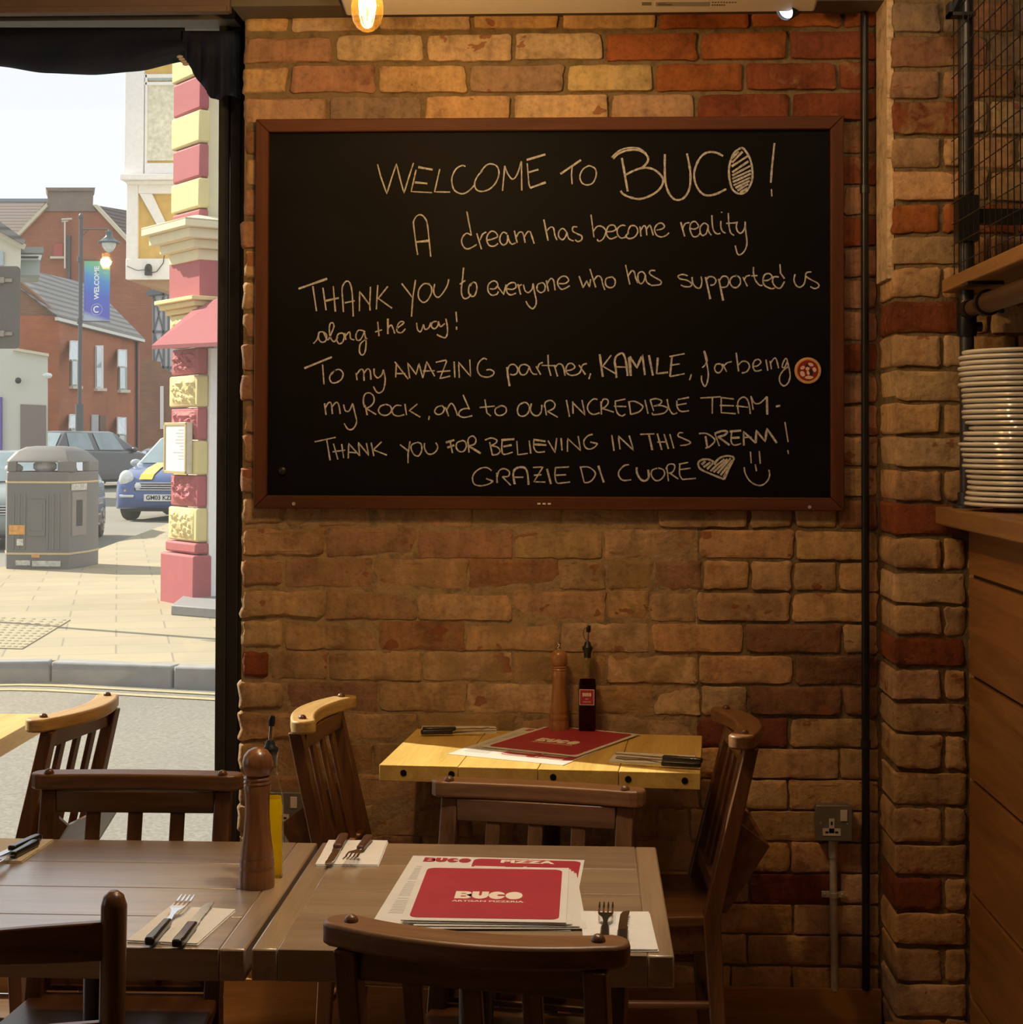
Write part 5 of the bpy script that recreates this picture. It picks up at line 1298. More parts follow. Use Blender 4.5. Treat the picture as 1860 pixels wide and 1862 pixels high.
# upper part with openings: posts and lintel round a dark void
b = MB(); zo0, zo1 = bz(858), bz(838)
oL, oR = onY(29, 850, Yb).x, onY(104, 850, Yb).x
b.prism([(x, y, bz(877)) for x, y in fp], (0, 0, zo0-bz(877)))
b.box(xl_, oL, Yb, Yb+.06, zo0, zo1+.0); b.box(oR, xc_, Yb, Yb+.06, zo0, zo1)
b.prism([(xc_, Yb+.0, zo0), (xc_+.05, Yb+.09, zo0), (xc_-.02, Yb+.12, zo0), (xc_-.04, Yb+.03, zo0)], (0, 0, zo1-zo0))
b.prism([(xr_-.05, Yb+.34, zo0), (xr_, Yb+.40, zo0), (xr_, Yb+.72, zo0), (xr_-.06, Yb+.72, zo0)], (0, 0, zo1-zo0))
b.prism([(xl_-.14, Yb+.36, zo0), (xl_-.03, Yb+.09, zo0), (xl_, Yb+.1, zo0), (xl_-.08, Yb+.38, zo0)], (0, 0, zo1-zo0))
b.build('hood_sides', bg_, bn, world=True, bevel=.012)
b = MB(); rings = []
for t, zz in ((0, z_sh-.015), (.02, z_sh), (.30, z_sh+(z_top-z_sh)*.62), (.62, z_sh+(z_top-z_sh)*.93), (.95, z_top)):
    cx_ = sum(p[0] for p in fp)/6; cy_ = sum(p[1] for p in fp)/6
    rings.append([(x+(cx_-x)*t*(.72), y+(cy_-y)*t, zz) for x, y in fp])
loft(b, rings); b.build('domed_lid', bg_, bn, world=True, bevel=.01)
b = MB(); b.prism([(x+(cx_-x)*.25, y+(cy_-y)*.3, zo0-.02) for x, y in fp], (0, 0, .02)); b.build('inner_liner', bdk, bn, world=True)
for py in (877, 1007):
    b = MB(); z = bz(py); rr = [(x+(x-cx_)*.012, y+(y-cy_)*.015, z-.009) for x, y in fp]; b.prism(rr, (0, 0, .018)); b.build('gold_band', bgold, bn, world=True)
b = MB(); ax, ay = Vector((xc_, Yb+.0)), Vector((xr_, Yb+.40)); dn = Vector((ay.y-ax.y, -(ay.x-ax.x))).normalized()*.006
for (u0, u1, p0_, p1_, mi) in ((.15, .85, 975, 895, 0), (.35, .65, 958, 910, 1), (.1, .85, 892, 880, 2)):
    A, Bq = ax+(ay-ax)*u0, ax+(ay-ax)*u1
    b.prism([(A.x+dn.x*mi*.3, A.y+dn.y*mi*.3, bz(p0_)), (Bq.x+dn.x*mi*.3, Bq.y+dn.y*mi*.3, bz(p0_)), (Bq.x+dn.x*mi*.3, Bq.y+dn.y*mi*.3, bz(p1_)), (A.x+dn.x*mi*.3, A.y+dn.y*mi*.3, bz(p1_))], (dn.x, dn.y, 0), mi)
b.build('ash_plate', [plain('bin_plate', (.22, .20, .18), .5), bdk, bst], bn, world=True)
b = MB()
for px0, px1, p0_, p1_, m_ in ((28, 55, 1028, 1019, 0), (58, 110, 1030, 1020, 0), (57, 72, 1014, 1009, 1), (8+8, 45, 972, 955, 1), (30, 42, 992, 980, 0)):  # orange marks paint the room's reflection in the window glass
    a_, c_ = onY(px0, p0_, Yb-.012), onY(px1, p1_, Yb-.012); b.box(a_.x, c_.x, Yb-.012, Yb-.009, a_.z, c_.z, m_)
b.build('stickers_and_reflections', [bst, bor], bn, world=True)
b = MB(); q = onY(78, 862, Yb+.2); b.ball((q.x+.02, q.y, zo0+.05), .10, 10, 0, None, (1.2, .8, .7)); b.ball((q.x-.28, q.y, zo0+.03), .07, 10, 0, None, (1.3, .8, .7))
b.build('rubbish', plain('white_rubbish', (.62, .62, .62), .6, var=.4, scale=15), bn, world=True, smooth=True)

# ---- cars
def car(loc, rz, paint, label, L_=4.0, W_=1.72, H_=1.45, round_lights=False, stripes=None, roof=None, plate=None, hatch=True):
    t = root('car', loc, rz, label, 'car')
    hl = L_/2; hw = W_/2; s = H_/1.45
    low = [(-hl+.05, .22), (-hl-.02, .40), (-hl, .62), (-hl+.10, .74), (-hl+.45, .84), (-hl+1.02, .94*1), (hl-.45, .98), (hl-.05, .93), (hl, .70), (hl+.01, .42), (hl-.06, .24)]
    rings = []
    zt_ = {}
    def ring(y, half, z0, z1):
        return [(-half, y, z0), (-half*1.0, y, z0+(z1-z0)*.45), (-half*.97, y, z1-.05), (-half*.86, y, z1), (0, y, z1+.025), (half*.86, y, z1), (half*.97, y, z1-.05), (half, y, z0+(z1-z0)*.45), (half, y, z0)]
    st = [(-hl-.02, .70, .30, .52), (-hl+.03, .84, .22, .66), (-hl+.16, .95, .20, .76), (-hl+.50, .99, .20, .86), (-hl+1.05, 1.0, .20, .96), (0, 1.0, .20, .97), (hl-.7, 1.0, .20, .99), (hl-.25, .97, .20, .97), (hl-.06, .90, .24, .86), (hl+.02, .82, .32, .66)]
    b = MB(); loft(b, [ring(y, hw*f, z0, z1*s) for y, f, z0, z1 in st]); b.build('body', paint, t, bevel=.03, smooth=False)
    yA, yB, yC, yD = -hl+1.0, -hl+1.72, (hl-.62 if hatch else hl-1.1), (hl-.12 if hatch else hl-.5)
    zb_, zr_ = .95*s, H_
    bw, rw = hw*.88, hw*.66
    b = MB()
    g = [[(-bw, yA, zb_-.05), (bw, yA, zb_-.05), (bw, yD, zb_-.05), (-bw, yD, zb_-.05)], [(-bw, yA, zb_), (bw, yA, zb_), (bw, yD, zb_), (-bw, yD, zb_)], [(-rw, yB, zr_-.03), (rw, yB, zr_-.03), (rw, yC, zr_-.03), (-rw, yC, zr_-.03)], [(-rw*.9, yB+.12, zr_), (rw*.9, yB+.12, zr_), (rw*.9, yC-.1, zr_), (-rw*.9, yC-.1, zr_)]]
    loft(b, g); b.build('cabin', roof or paint, t, bevel=.03)
    gl = M['carglass']
    def win_(pts, nm, off):
        b = MB(); b.prism([Vector(p)+Vector(off) for p in pts], Vector(off)*.5); b.build(nm, gl, t)
    def lerp(a, c, u): return Vector(a)+(Vector(c)-Vector(a))*u
    q = [g[1][0], g[1][1], g[2][1], g[2][0]]
    def inset(q, a=.07):
        c = sum((Vector(p) for p in q), Vector())/4; return [Vector(p)+(c-Vector(p))*a for p in q]
    win_(inset(q, .09), 'windscreen', (0, -.012, .010))
    win_(inset([g[1][2], g[1][3], g[2][3], g[2][2]], .14), 'rear_window', (0, .012, .008))
    for sd_ in (-1, 1):
        i0, i3 = (0, 3) if sd_ < 0 else (1, 2)
        A, D, Bq, Cq = Vector(g[1][i0]), Vector(g[1][i3]), Vector(g[2][i0]), Vector(g[2][i3])
        for u0, u1 in ((.16, .50), (.54, .86)):
            q = [lerp(A, D, u0), lerp(A, D, u1), lerp(Bq, Cq, (u1-.15)/.7 if u1 > .6 else u1-.02), lerp(Bq, Cq, max(0.02, (u0-.16)/.7))]
            win_(inset(q, .10), 'side_window', (sd_*.010, 0, .004))
        b = MB(); b.ball((sd_*(hw*.88+.09), yA+.25, .98*s), .085, 10, 0, None, (1.2, .7, .8)); b.build('wing_mirror', roof or paint, t, smooth=True)
    for sx_ in (-1, 1):
        for y in (-hl+.72, hl-.72):
            r = .30; M4 = Matrix.Translation((sx_*(hw-.11), y, r)) @ Matrix.Rotation(R(90)*sx_, 4, 'Y')
            b = MB(); b.lathe([(.19, -.09), (.28, -.1), (r, -.07), (r, .07), (.285, .1), (.2, .11)], 28, 0, M4); wh = b.build('wheel', M['tyre'], t, smooth=True)
            b = MB(); b.lathe([(.0, .095), (.06, .10), (.19, .112), (.20, .10)], 24, 0, M4)
            for k in range(5):
                a = R(72*k); b.bar(M4 @ Vector((.05*math.cos(a), .05*math.sin(a), .112)), M4 @ Vector((.185*math.cos(a), .185*math.sin(a), .118)), .05, .012, 0, up=(sx_, 0, 0))
            b.build('hub', M['hub'], wh, smooth=False)
    for sx_ in (-1, 1):
        b = MB()
        if round_lights: b.ball((sx_*hw*.72, -hl+.10, .70), .125, 14, 0, None, (1, .75, 1.15))
        else: b.ball((sx_*hw*.72, -hl+.14, .66*s), .13, 12, 0, None, (1.3, .8, .7))
        b.build('headlight', M['lamp_glass'], t, smooth=True)
        b = MB(); b.box(sx_*hw*.78-.09, sx_*hw*.78+.09, hl-.10, hl+.0, .66, .80); b.build('tail_light', M['taillight'], t, bevel=.02)
        b = MB(); b.box(sx_*hw*.66-.12, sx_*hw*.66+.12, -hl-.045, -hl+.02, .395, .44); b.build('bumper_bar', M['chrome'], t, bevel=.01)
        if round_lights:
            b = MB(); b.ball((sx_*hw*.70, -hl+.02, .50), .035, 8); b.build('indicator', M['indic'], t, smooth=True)
            b = MB(); b.ball((sx_*hw*.44, -hl-.03, .585), .060, 10, 0, None, (1, .5, 1)); b.build('spot_lamp', M['lamp_glass'], t, smooth=True)
    b = MB(); b.box(-hw*.52, hw*.52, -hl-.030, -hl+.03, .50, .66*s)
    b.build('grille', M['black'], t, bevel=.02)
    b = MB()
    for k in range(4): b.box(-hw*.48, hw*.48, -hl-.040, -hl-.028, .515+k*.038, .530+k*.038)
    b.build('grille_bars', M['chrome'], t)
    if stripes:
        for sx_ in (-1, 1):
            b = MB(); ps = [(-hl+.05, .70), (-hl+.16, .782), (-hl+.50, .884), (-hl+1.0, .972)]
            for (ya, za_), (yb_, zb2) in zip(ps[:-1], ps[1:]): b.prism([(sx_*.27-.11, ya, za_*s+.012), (sx_*.27+.11, ya, za_*s+.012), (sx_*.27+.11, yb_, zb2*s+.012), (sx_*.27-.11, yb_, zb2*s+.012)], (0, 0, .006))
            b.build('bonnet_stripe', stripes, t)
    if plate:
        b = MB(); b.box(-.26, .26, -hl-.062, -hl-.05, .34, .45); pl_ = b.build('number_plate', M['plate'], t)
        vs, fs = text_geo(plate, .098, .003); b = MB(); b.add(vs, fs, 0, Matrix.Translation((0, -hl-.064, .393)) @ TX); b.build('plate_letters', M['black'], pl_)
    b = MB(); b.box(-hw*.9, hw*.9, -hl+.25, hl-.25, .16, .22); b.build('underside', M['black'], t)
    return t
M['carglass'] = plain('car_glass', (.20, .27, .30), .06, spec=.8, var=.2, scale=3, coat=.5)
M['tyre'] = plain('tyre_rubber', (.03, .03, .032), .8); M['hub'] = plain('alloy_wheel', (.42, .40, .37), .35, .6)
M['lamp_glass'] = plain('lamp_glass', (.70, .74, .72), .1, coat=.6, var=.15, scale=20); M['taillight'] = plain('red_tail_light', (.4, .03, .02), .25)
M['chrome'] = plain('chrome', (.65, .66, .68), .18, .9); M['indic'] = plain('amber_indicator', (.7, .32, .05), .3); M['plate'] = plain('plate_white', (.70, .70, .66), .5, var=.05)
def paint(name, c): return plain(name, c, .28, .15, var=.04, coat=.7)
# blue car with yellow stripes, facing the camera
g = onG(300, 949); car((g.x+.02, g.y+1.8, ground(g.y)), R(-3), paint('blue_paint', (.045, .09, .26)), 'small blue car with yellow bonnet stripes facing the camera, partly behind the striped pier', 3.62, 1.69, 1.40, True, paint('yellow_stripe', (.78, .56, .04)), paint('pale_roof', (.42, .47, .50)), 'GM03 KZL')
g = onG(165, 889); car((g.x-.30, g.y+.6, ground(g.y+.6)), R(180-24), paint('dark_grey_paint', (.055, .06, .068)), 'dark grey hatchback driving away, seen above the litter bin', 4.1, 1.75, 1.42)
g = onG(262, 868); car((g.x+1.2, g.y+2.0, ground(g.y+2.0)), R(-20), paint('slate_paint', (.10, .115, .17)), 'dark slate car parked by the brick houses behind the blue car', 4.3, 1.75, 1.45)
g = onG(168, 995); qv = Matrix.Rotation(R(9), 3, 'Z') @ Vector((.69, -1.1, 0)); car((g.x-qv.x-.22, g.y-qv.y, ground(g.y)), R(9), paint('silver_green_paint', (.20, .24, .235)), 'grey-green car mostly hidden behind the litter bin', 3.9, 1.72, 1.42).scale = (.86, .9, .84)

# ---- striped corner shop
Mc = {}
Mc['red'] = plain('masonry_red', (.38, .085, .098), .75, var=.08, scale=14, bmp=.15)
Mc['yel'] = plain('masonry_yellow', (.66, .56, .26), .75, var=.06, scale=14, bmp=.12)
Mc['cream'] = plain('cream_render', (.70, .63, .42), .8, var=.05, scale=10)
Mc['white'] = plain('white_timber', (.82, .82, .82), .7, var=.06)
Mc['pink'] = plain('awning_pink', (.36, .125, .135), .9, spec=.1, var=.06)
Mc['ochre'] = plain('ochre_panel', (.62, .42, .12), .85, var=.15, scale=12)
PC = onY(358, 1105, 12.0)       # near corner of the pier
CSH = root('corner_shop', (PC.x, 12.0, ZPV), 0, 'corner shop building with striped red and yellow pier, white bay and pink awning', 'building')
Mp = Matrix.Translation((PC.x, 12.0, 0)) @ Matrix.Rotation(R(38), 4, 'Z')     # pier axes: -x lit side, -y shaded side
wl = .49; wd_ = .085
def pz(py): return HC+(805-py)/250.0
rng = random.Random(3)
def quoin(y0, y1, mat, rough_, ext=0.0, nm='quoin_block'):
    za_, zb_ = pz(y1), pz(y0)
    b = MB(); b.box(-ext, .076+ext*.3, -.0-ext, wl+ext, za_+.004, zb_-.004, 0, Mp)
    o = b.build(nm, mat, CSH, world=True, bevel=.016)
    if rough_:
        b = MB(); n = 22; m_ = 16; vs = []; fs = []
        for i in range(n+1):
            for j in range(m_+1):
                u = .07+.86*i/n; v_ = .10+.80*j/m_
                e = min(i, n-i, 3)/3*min(j, m_-j, 3)/3
                h = (abs(noise.noise(Vector((u*9, v_*6, y0*.1))))*1.6+.25)*.030*e
                vs.append((-ext-.001-h, wl*u, za_+(zb_-za_)*v_))
        for i in range(n):
            for j in range(m_): fs.append((i*(m_+1)+j, (i+1)*(m_+1)+j, (i+1)*(m_+1)+j+1, i*(m_+1)+j+1))
        b.add(vs, fs, 0, Mp); b.build('carved_face', mat, o, world=True)
low_ = [(630, 681, 'red', 1), (681, 741, 'yel', 1), (741, 802, 'red', 1), (802, 866, 'yel', 0), (866, 926, 'red', 1), (926, 990, 'yel', 1), (565, 630, 'yel', 1)]
for y0, y1, c, r_ in low_: quoin(y0, y1, Mc[c], r_, .012 if c == 'yel' else 0)
quoin(990, 1012, Mc['red'], 0, .028); quoin(1012, 1112, Mc['red'], 0, .055, 'plinth_block')
for y0, y1, c in ((60, 126, 'yel'), (126, 191, 'red'), (191, 253, 'yel'), (253, 317, 'red'), (317, 374, 'yel'), (374, 400, 'red'), (-10, 60, 'red')): quoin(y0, y1, Mc[c], 0, .01 if c == 'yel' else 0)
b = MB(); b.box(-.0, .9, -.012, wl+.05, pz(540), pz(468), 0, Mp); b.build('red_fascia', Mc['red'], CSH, world=True, bevel=.006)
# little capital and the big cornice
b = MB()
for k, (y0, y1, e) in enumerate(((538, 546, .10), (546, 556, .07), (556, 566, .035))): b.box(-e, .20, -e, wl+e, pz(y1), pz(y0), 0, Mp)
b.build('capital', Mc['yel'], CSH, world=True, bevel=.006)
b = MB()
for y0, y1, e in ((400, 416, .20), (416, 434, .15), (434, 450, .08), (450, 470, .02)): b.box(-e, 1.6, -e, wl+e*.6, pz(y1), pz(y0), 0, Mp)
for q_ in (0,): b.prism([Mp @ Vector((-.20, -.20, pz(400))), Mp @ Vector((1.6, -.20, pz(400))), Mp @ Vector((1.6, .0, pz(388))), Mp @ Vector((-.02, .0, pz(388))), Mp @ Vector((-.02, wl, pz(388))), Mp @ Vector((-.20, wl+.12, pz(400)))], (0, 0, -.02))
b.build('cornice', Mc['cream'], CSH, world=True, bevel=.006)
b = MB(); b.box(.085, 1.8, .05, .5, pz(400), pz(-30), 0, Mp); b.build('upper_wall', Mc['cream'], CSH, world=True)
# door and white surround under the awning
b = MB(); b.box(.15, 1.4, .06, .5, pz(1100), pz(560), 0, Mp); b.build('door_recess', Mc['white'], CSH, world=True)
b = MB(); b.box(.078, .20, -.035, .06, pz(1095), pz(632), 0, Mp); b.box(.27, .95, .03, .06, pz(1085), pz(700), 0, Mp); b.box(.22, .95, .02, .06, pz(690), pz(655), 0, Mp); dr = b.build('door', Mc['white'], CSH, world=True, bevel=.005)
b = MB(); b.box(.33, .9, .022, .032, pz(1000), pz(715), 0, Mp); b.build('door_glass', M['carglass'], dr, world=True)
b = MB(); b.prism([onZ(311, 1100, ZPV+.07), onZ(440, 1110, ZPV+.07), onZ(440, 1082, ZPV+.07), onZ(334, 1082, ZPV+.07)], (0, 0, -.07)); b.build('door_step', plain('grey_step', (.22, .22, .22), .7, var=.1), CSH, world=True, bevel=.008)
# awning: hipped hood over the door
b = MB(); A = [onY(276, 628, 11.55), onY(420, 621, 11.05), onY(470, 620, 11.3), onY(470, 600, 12.4), onY(300, 618, 12.45)]
tp_ = [onY(352, 562, 12.0), onY(400, 540, 11.9), onY(470, 540, 12.0), onY(470, 540, 12.4), onY(352, 560, 12.4)]
vs = A+tp_; fs = [(i, (i+1) % 5, 5+(i+1) % 5, 5+i) for i in range(5)]+[(5, 6, 7, 8, 9)]
b.add(vs, fs); lip = [p-Vector((0, 0, .028)) for p in A]
b.add(A+lip, [(i, (i+1) % 5, 5+(i+1) % 5, 5+i) for i in range(5)])
o = b.build('awning', Mc['pink'], CSH, world=True); s_ = o.modifiers.new('thick', 'SOLIDIFY'); s_.thickness = .012; s_.offset = -1
# menu case on the lit side of the pier
za_, zb_ = pz(864), pz(769)
mcs = root('menu_case', Mp @ Vector((-.014, wl*.5, za_)), R(38), 'brass framed menu case with white paper on the striped pier', 'menu case')
b = MB(); u0, u1 = .06, wl-.03
b.box(-.062, -.014, u0, u1, za_, zb_, 0, Mp); b.build('case', plain('case_white', (.66, .62, .50), .5), mcs, world=True, bevel=.006)
b = MB(); e = .022
for (ya, yb_, z0, z1) in ((u0, u1, za_, za_+e), (u0, u1, zb_-e, zb_), (u0, u0+e, za_, zb_), (u1-e, u1, za_, zb_)): b.box(-.072, -.062, ya, yb_, z0, z1, 0, Mp)
b.build('brass_frame', plain('brass', (.58, .46, .22), .4, .5), mcs, world=True, bevel=.003)
b = MB(); b.box(-.064, -.0625, u0+e, u1-e, za_+e, zb_-e, 0, Mp)
for k in range(10): b.box(-.0652, -.064, u0+.05, u0+.05+rng.uniform(.06, .2), zb_-.06-k*.024, zb_-.052-k*.024, 1, Mp)
b.build('paper_sheet', [M['paper'], M['ink']], mcs, world=True)
# white timbered bay standing out behind the pier
YBAY = 14.5
def byp(px, py, d=0): return onY(px, py, YBAY-d)
xa, xb = byp(228, 300).x, byp(330, 300).x
b = MB(); zz = lambda py: byp(260, py).z
b.box(xa+.02, xb, YBAY, YBAY+2.2, zz(505), zz(60)); bay = b.build('bay', Mc['ochre'], CSH, world=True)
b = MB()
def frame(px0, px1, py0, py1, d=.04, mm=None):
    a_, c_ = byp(px0, py1, d), byp(px1, py0, d); b.box(a_.x, c_.x, YBAY-d, YBAY+.02, a_.z, c_.z)
frame(226, 262, 90, 316); frame(262, 340, 296, 316, .035); frame(229, 251, 324, 478); frame(251, 340, 326, 352); frame(228, 318, 470, 508, .05)
frame(262, 340, 134, 142, .03); frame(262, 268, 134, 300, .03); frame(262, 340, 148, 155, .03)
b.prism([byp(253, 352, .045), byp(276, 352, .045), byp(304, 412, .045), byp(290, 418, .045)], (0, .03, 0))
b.build('white_timber', Mc['white'], bay, world=True, bevel=.006)
b = MB(); a_ = byp(218, 316, .16); c_ = byp(345, 326, .16); b.box(a_.x, c_.x, YBAY-.16, YBAY+.1, c_.z, a_.z); b.box(a_.x+.04, c_.x, YBAY-.10, YBAY+.1, c_.z-.03, c_.z); b.build('bay_sill', Mc['white'], bay, world=True, bevel=.006)
b = MB(); a_, c_ = byp(268, 292, .01), byp(330, 155, .01); b.box(a_.x, c_.x, YBAY-.012, YBAY+.01, a_.z, c_.z); b.build('lace_curtain', plain('lace', (.70, .68, .55), .9, var=.22, scale=26), bay, world=True)
b = MB(); a_, c_ = byp(270, 147, .012), byp(330, 136, .012); b.box(a_.x, c_.x, YBAY-.014, YBAY+.01, a_.z, c_.z); b.build('fan_light', plain('pale_green_glass', (.40, .46, .44), .3, var=.2), bay, world=True)
b = MB(); b.prism([byp(229, 508, 0), byp(330, 535, 0), byp(330, 508, 0)], (0, 2.2, 0)); b.build('bay_underside', plain('brown_soffit_boards', (.35, .22, .13), .8), bay, world=True)
cc = byp(268, 490, .10)
cct = root('cctv_camera', cc, 0, 'small black security camera under the white timbered bay', 'camera')
b = MB(); b.box(cc.x-.025, cc.x+.03, cc.y, cc.y+.05, cc.z-.05, cc.z+.02); b.ball((cc.x+.01, cc.y, cc.z+.02), .032, 10); b.build('camera_body', M['black'], cct, world=True)
b = MB(); b.tube([byp(270, 497, .07), byp(285, 494, .06), byp(297, 478, .06), byp(299, 462, .06)], .004, 6); b.tube([byp(266, 490, .07), byp(250, 492, .06), byp(231, 484, .06)], .003, 6); b.build('cable', M['black'], cct, world=True)

# ---- street lamp with banner
YL = 44.0
def lp(px, py, d=0): return onY(px, py, YL-d)
gl_ = ground(YL)
lmp = root('street_lamp', (lp(145, 700).x, YL, gl_), 0, 'tall grey street lamp with lantern arm behind the litter bin', 'street lamp')
pg = plain('lamp_post_grey', (.10, .105, .115), .5, .3)
b = MB(); x = lp(145, 700).x; b.tube([(x, YL, gl_), (x, YL, lp(145, 735).z)], .11, 12); b.tube([(x, YL, lp(145, 740).z), (x, YL, lp(145, 398).z)], .055, 12); b.ball((x, YL, lp(145, 394).z), .075, 10, 0, None, (1, 1, 1.3)); b.build('post', pg, lmp, world=True, smooth=True)
b = MB(); b.tube([lp(148, 417), lp(196, 417)], .02, 8); b.tube([lp(148, 432), lp(160, 418)], .012, 6); b.build('arm', pg, lmp, world=True)
c = lp(198, 440)
b = MB(); b.lathe([(.03, .34), (.05, .30), (.09, .28), (.08, .2), (.10, .14), (.22, .04), (.30, .0), (.30, -.03), (.18, -.02)], 20, 0, Matrix.Translation(c)); b.build('lantern_hood', plain('lantern_green', (.07, .11, .12), .4), lmp, world=True, smooth=True)
b = MB(); b.lathe([(.19, -.03), (.17, -.14), (.10, -.24), (.02, -.29)], 18, 0, Matrix.Translation(c)); b.build('lantern_glass', M['lamp_glass'], lmp, world=True, smooth=True)
for py in (472, 584):
    b = MB(); p = lp(145, py); b.lathe([(.075, -.07), (.075, .07)], 12, 0, Matrix.Translation(p)); b.tube([p, lp(200, py+1)], .015, 6); b.build('banner_bracket', pg, lmp, world=True)
def banner_mat():
    m, nt, b_ = new_mat('banner_print'); v = coords(nt); sp = N(nt, 'ShaderNodeSeparateXYZ'); L(nt, v, sp.inputs[0])
    ma = N(nt, 'ShaderNodeMath', operation='MULTIPLY_ADD'); ma.inputs[1].default_value = .35; L(nt, sp.outputs[0], ma.inputs[0]); L(nt, sp.outputs[2], ma.inputs[2])
    mr = N(nt, 'ShaderNodeMapRange'); mr.inputs[1].default_value = -.78; mr.inputs[2].default_value = .72; L(nt, ma.outputs[0], mr.inputs[0])
    L(nt, ramp(nt, mr.outputs[0], [(.0, (.42, .50, .62)), (.10, (.13, .13, .55)), (.45, (.09, .16, .62)), (.72, (.09, .30, .70)), (.88, (.16, .50, .50)), (1.0, (.20, .58, .30))]), b_.inputs['Base Color']); b_.inputs['Roughness'].default_value = .7; return m
p0_, p1_ = lp(152.5, 583), lp(200, 475); bcx, bcz = (p0_.x+p1_.x)/2, (p0_.z+p1_.z)/2
bnr = root('street_banner', (bcx, YL, bcz), 0, 'blue and green welcome banner hanging from the street lamp', 'banner')
bw_, bh_ = p1_.x-p0_.x, p1_.z-p0_.z
b = MB(); b.box(-bw_/2, bw_/2, -.008, .008, -bh_/2, bh_/2); bb = b.build('banner_cloth', banner_mat(), bnr)
vs, fs = text_geo('WELCOME', .185, .006); b = MB(); b.add(vs, fs, 0, Matrix.Translation((-.0, -.010, .22)) @ Matrix.Rotation(R(-90), 4, 'Y') @ TX); b.build('lettering', plain('banner_white', (.85, .85, .85), .7, var=.02), bb)
b = MB(); M4 = Matrix.Translation((0, -.010, -.50)) @ TX
for r0, r1, a0, a1_ in ((.148, .155, 0, 360), (.06, .095, 50, 310)):
    o_ = ellipse(0, 0, r1, r1, 36, 0, a0, a1_); i_ = ellipse(0, 0, r0, r0, 36, 0, a0, a1_); n = len(o_)
    b.add([p for p in o_+i_], [(k, (k+1) % n, n+(k+1) % n, n+k) for k in range(n if a1_-a0 >= 360 else n-1)], 0, M4)
b.build('emblem', bpy.data.materials['banner_white'], bb)

# ---- back of a road sign at the left edge
YS = 11.0
a_, c_ = onY(-150, 634, YS), onY(37, 484, YS)
sg = root('road_sign', ((a_.x), YS+.05, ZPV), 0, 'grey-brown back of a road sign at the left picture edge', 'road sign')
b = MB(); cs = onY(-60, 560, YS).x
b.prism([(p[0]+(a_.x+c_.x)/2, YS, p[1]+(a_.z+c_.z)/2) for p in rrect(c_.x-a_.x, c_.z-a_.z, .03)], (0, .004, 0)); b.build('sign_panel', plain('sign_back', (.12, .11, .10), .6, .2, var=.08), sg, world=True)
for py in (510, 607):
    b = MB(); q = onY(10, py, YS); b.box(a_.x+.02, q.x+.05, YS-.016, YS, q.z-.012, q.z+.012); b.box(q.x-.05, q.x+.0, YS-.03, YS-.016, q.z-.02, q.z+.02); b.build('fixing_rail', plain('sign_rail', (.30, .25, .20), .5, .3, var=.25, scale=50), sg, world=True, bevel=.003)
b = MB(); b.tube([(cs, YS-.05, ZPV), (cs, YS-.05, c_.z)], .038, 12); b.build('sign_post', pg, sg, world=True, smooth=True)

# ---- houses at the end of the side street
BR = {}
BR['house'] = brick_paint('house_brick', (.42, .13, .055), (.36, .105, .045), (.34, .16, .09)); BR['gable'] = brick_paint('gable_brick', (.36, .125, .07), (.30, .10, .055), (.33, .2, .14)); BR['brown'] = brick_paint('brown_brick', (.27, .14, .085), (.22, .11, .07), (.27, .18, .12)); BR['grey'] = brick_paint('chimney_brick', (.26, .20, .17), (.22, .17, .15), (.28, .23, .2))
def tiles(name, c, sc=3.0):
    m, nt, b_ = new_mat(name); v = coords(nt); wv = N(nt, 'ShaderNodeTexWave', wave_type='BANDS', bands_direction='Z'); wv.inputs['Scale'].default_value = sc; wv.inputs['Distortion'].default_value = .6; L(nt, v, wv.inputs['Vector'])
    L(nt, ramp(nt, wv.outputs['Fac'], [(.1, [q*.55 for q in c]), (.4, c), (.9, [q*1.2 for q in c])]), b_.inputs['Base Color']); b_.inputs['Roughness'].default_value = .8; return m
TL = tiles('grey_roof_tiles', (.20, .195, .19), 1.1); TD = tiles('dark_roof_tiles', (.13, .10, .09), 1.3)
def pp_(pts, dep): return [onY(x, y, dep if not isinstance(dep, (list, tuple)) else dep[i]) for i, (x, y) in enumerate(pts)]
stn = plain('stone_trim', (.62, .56, .42), .8, var=.1); wfr = plain('white_window_frame', (.70, .72, .70), .6); gfr = plain('sage_window_frame', (.36, .42, .36), .6); wgl = plain('pale_window_glass', (.42, .52, .54), .15, var=.3, scale=1.5, coat=.4)

# big gabled house
YG = 95.0
hs = root('gabled_house', onY(130, 840, YG), 0, 'tall red brick gabled house with broad chimney at the end of the street', 'house')
b = MB(); b.prism(pp_([(86, 372), (168, 372), (228, 437), (330, 540), (330, 850), (28, 850), (28, 430)], YG), (-2.4, 7, 0)); b.build('gable_wall', BR['gable'], hs, world=True)
b = MB(); b.prism(pp_([(86, 343), (170, 343), (169, 373), (175, 384), (80, 384), (87, 373)], YG-.1), (-.7, 2.2, 0)); b.prism(pp_([(83, 341), (173, 341), (170, 347), (86, 347)], YG-.25), (-.8, 2.5, 0)); b.build('chimney', BR['grey'], hs, world=True)
b = MB(); b.prism(pp_([(27, 428), (84, 369), (86, 375), (31, 432)], YG-.25), (0, .5, 0)); b.prism(pp_([(168, 372), (176, 372), (262, 465), (256, 468)], YG-.25), (0, .5, 0)); b.build('verge_trim', stn, hs, world=True)
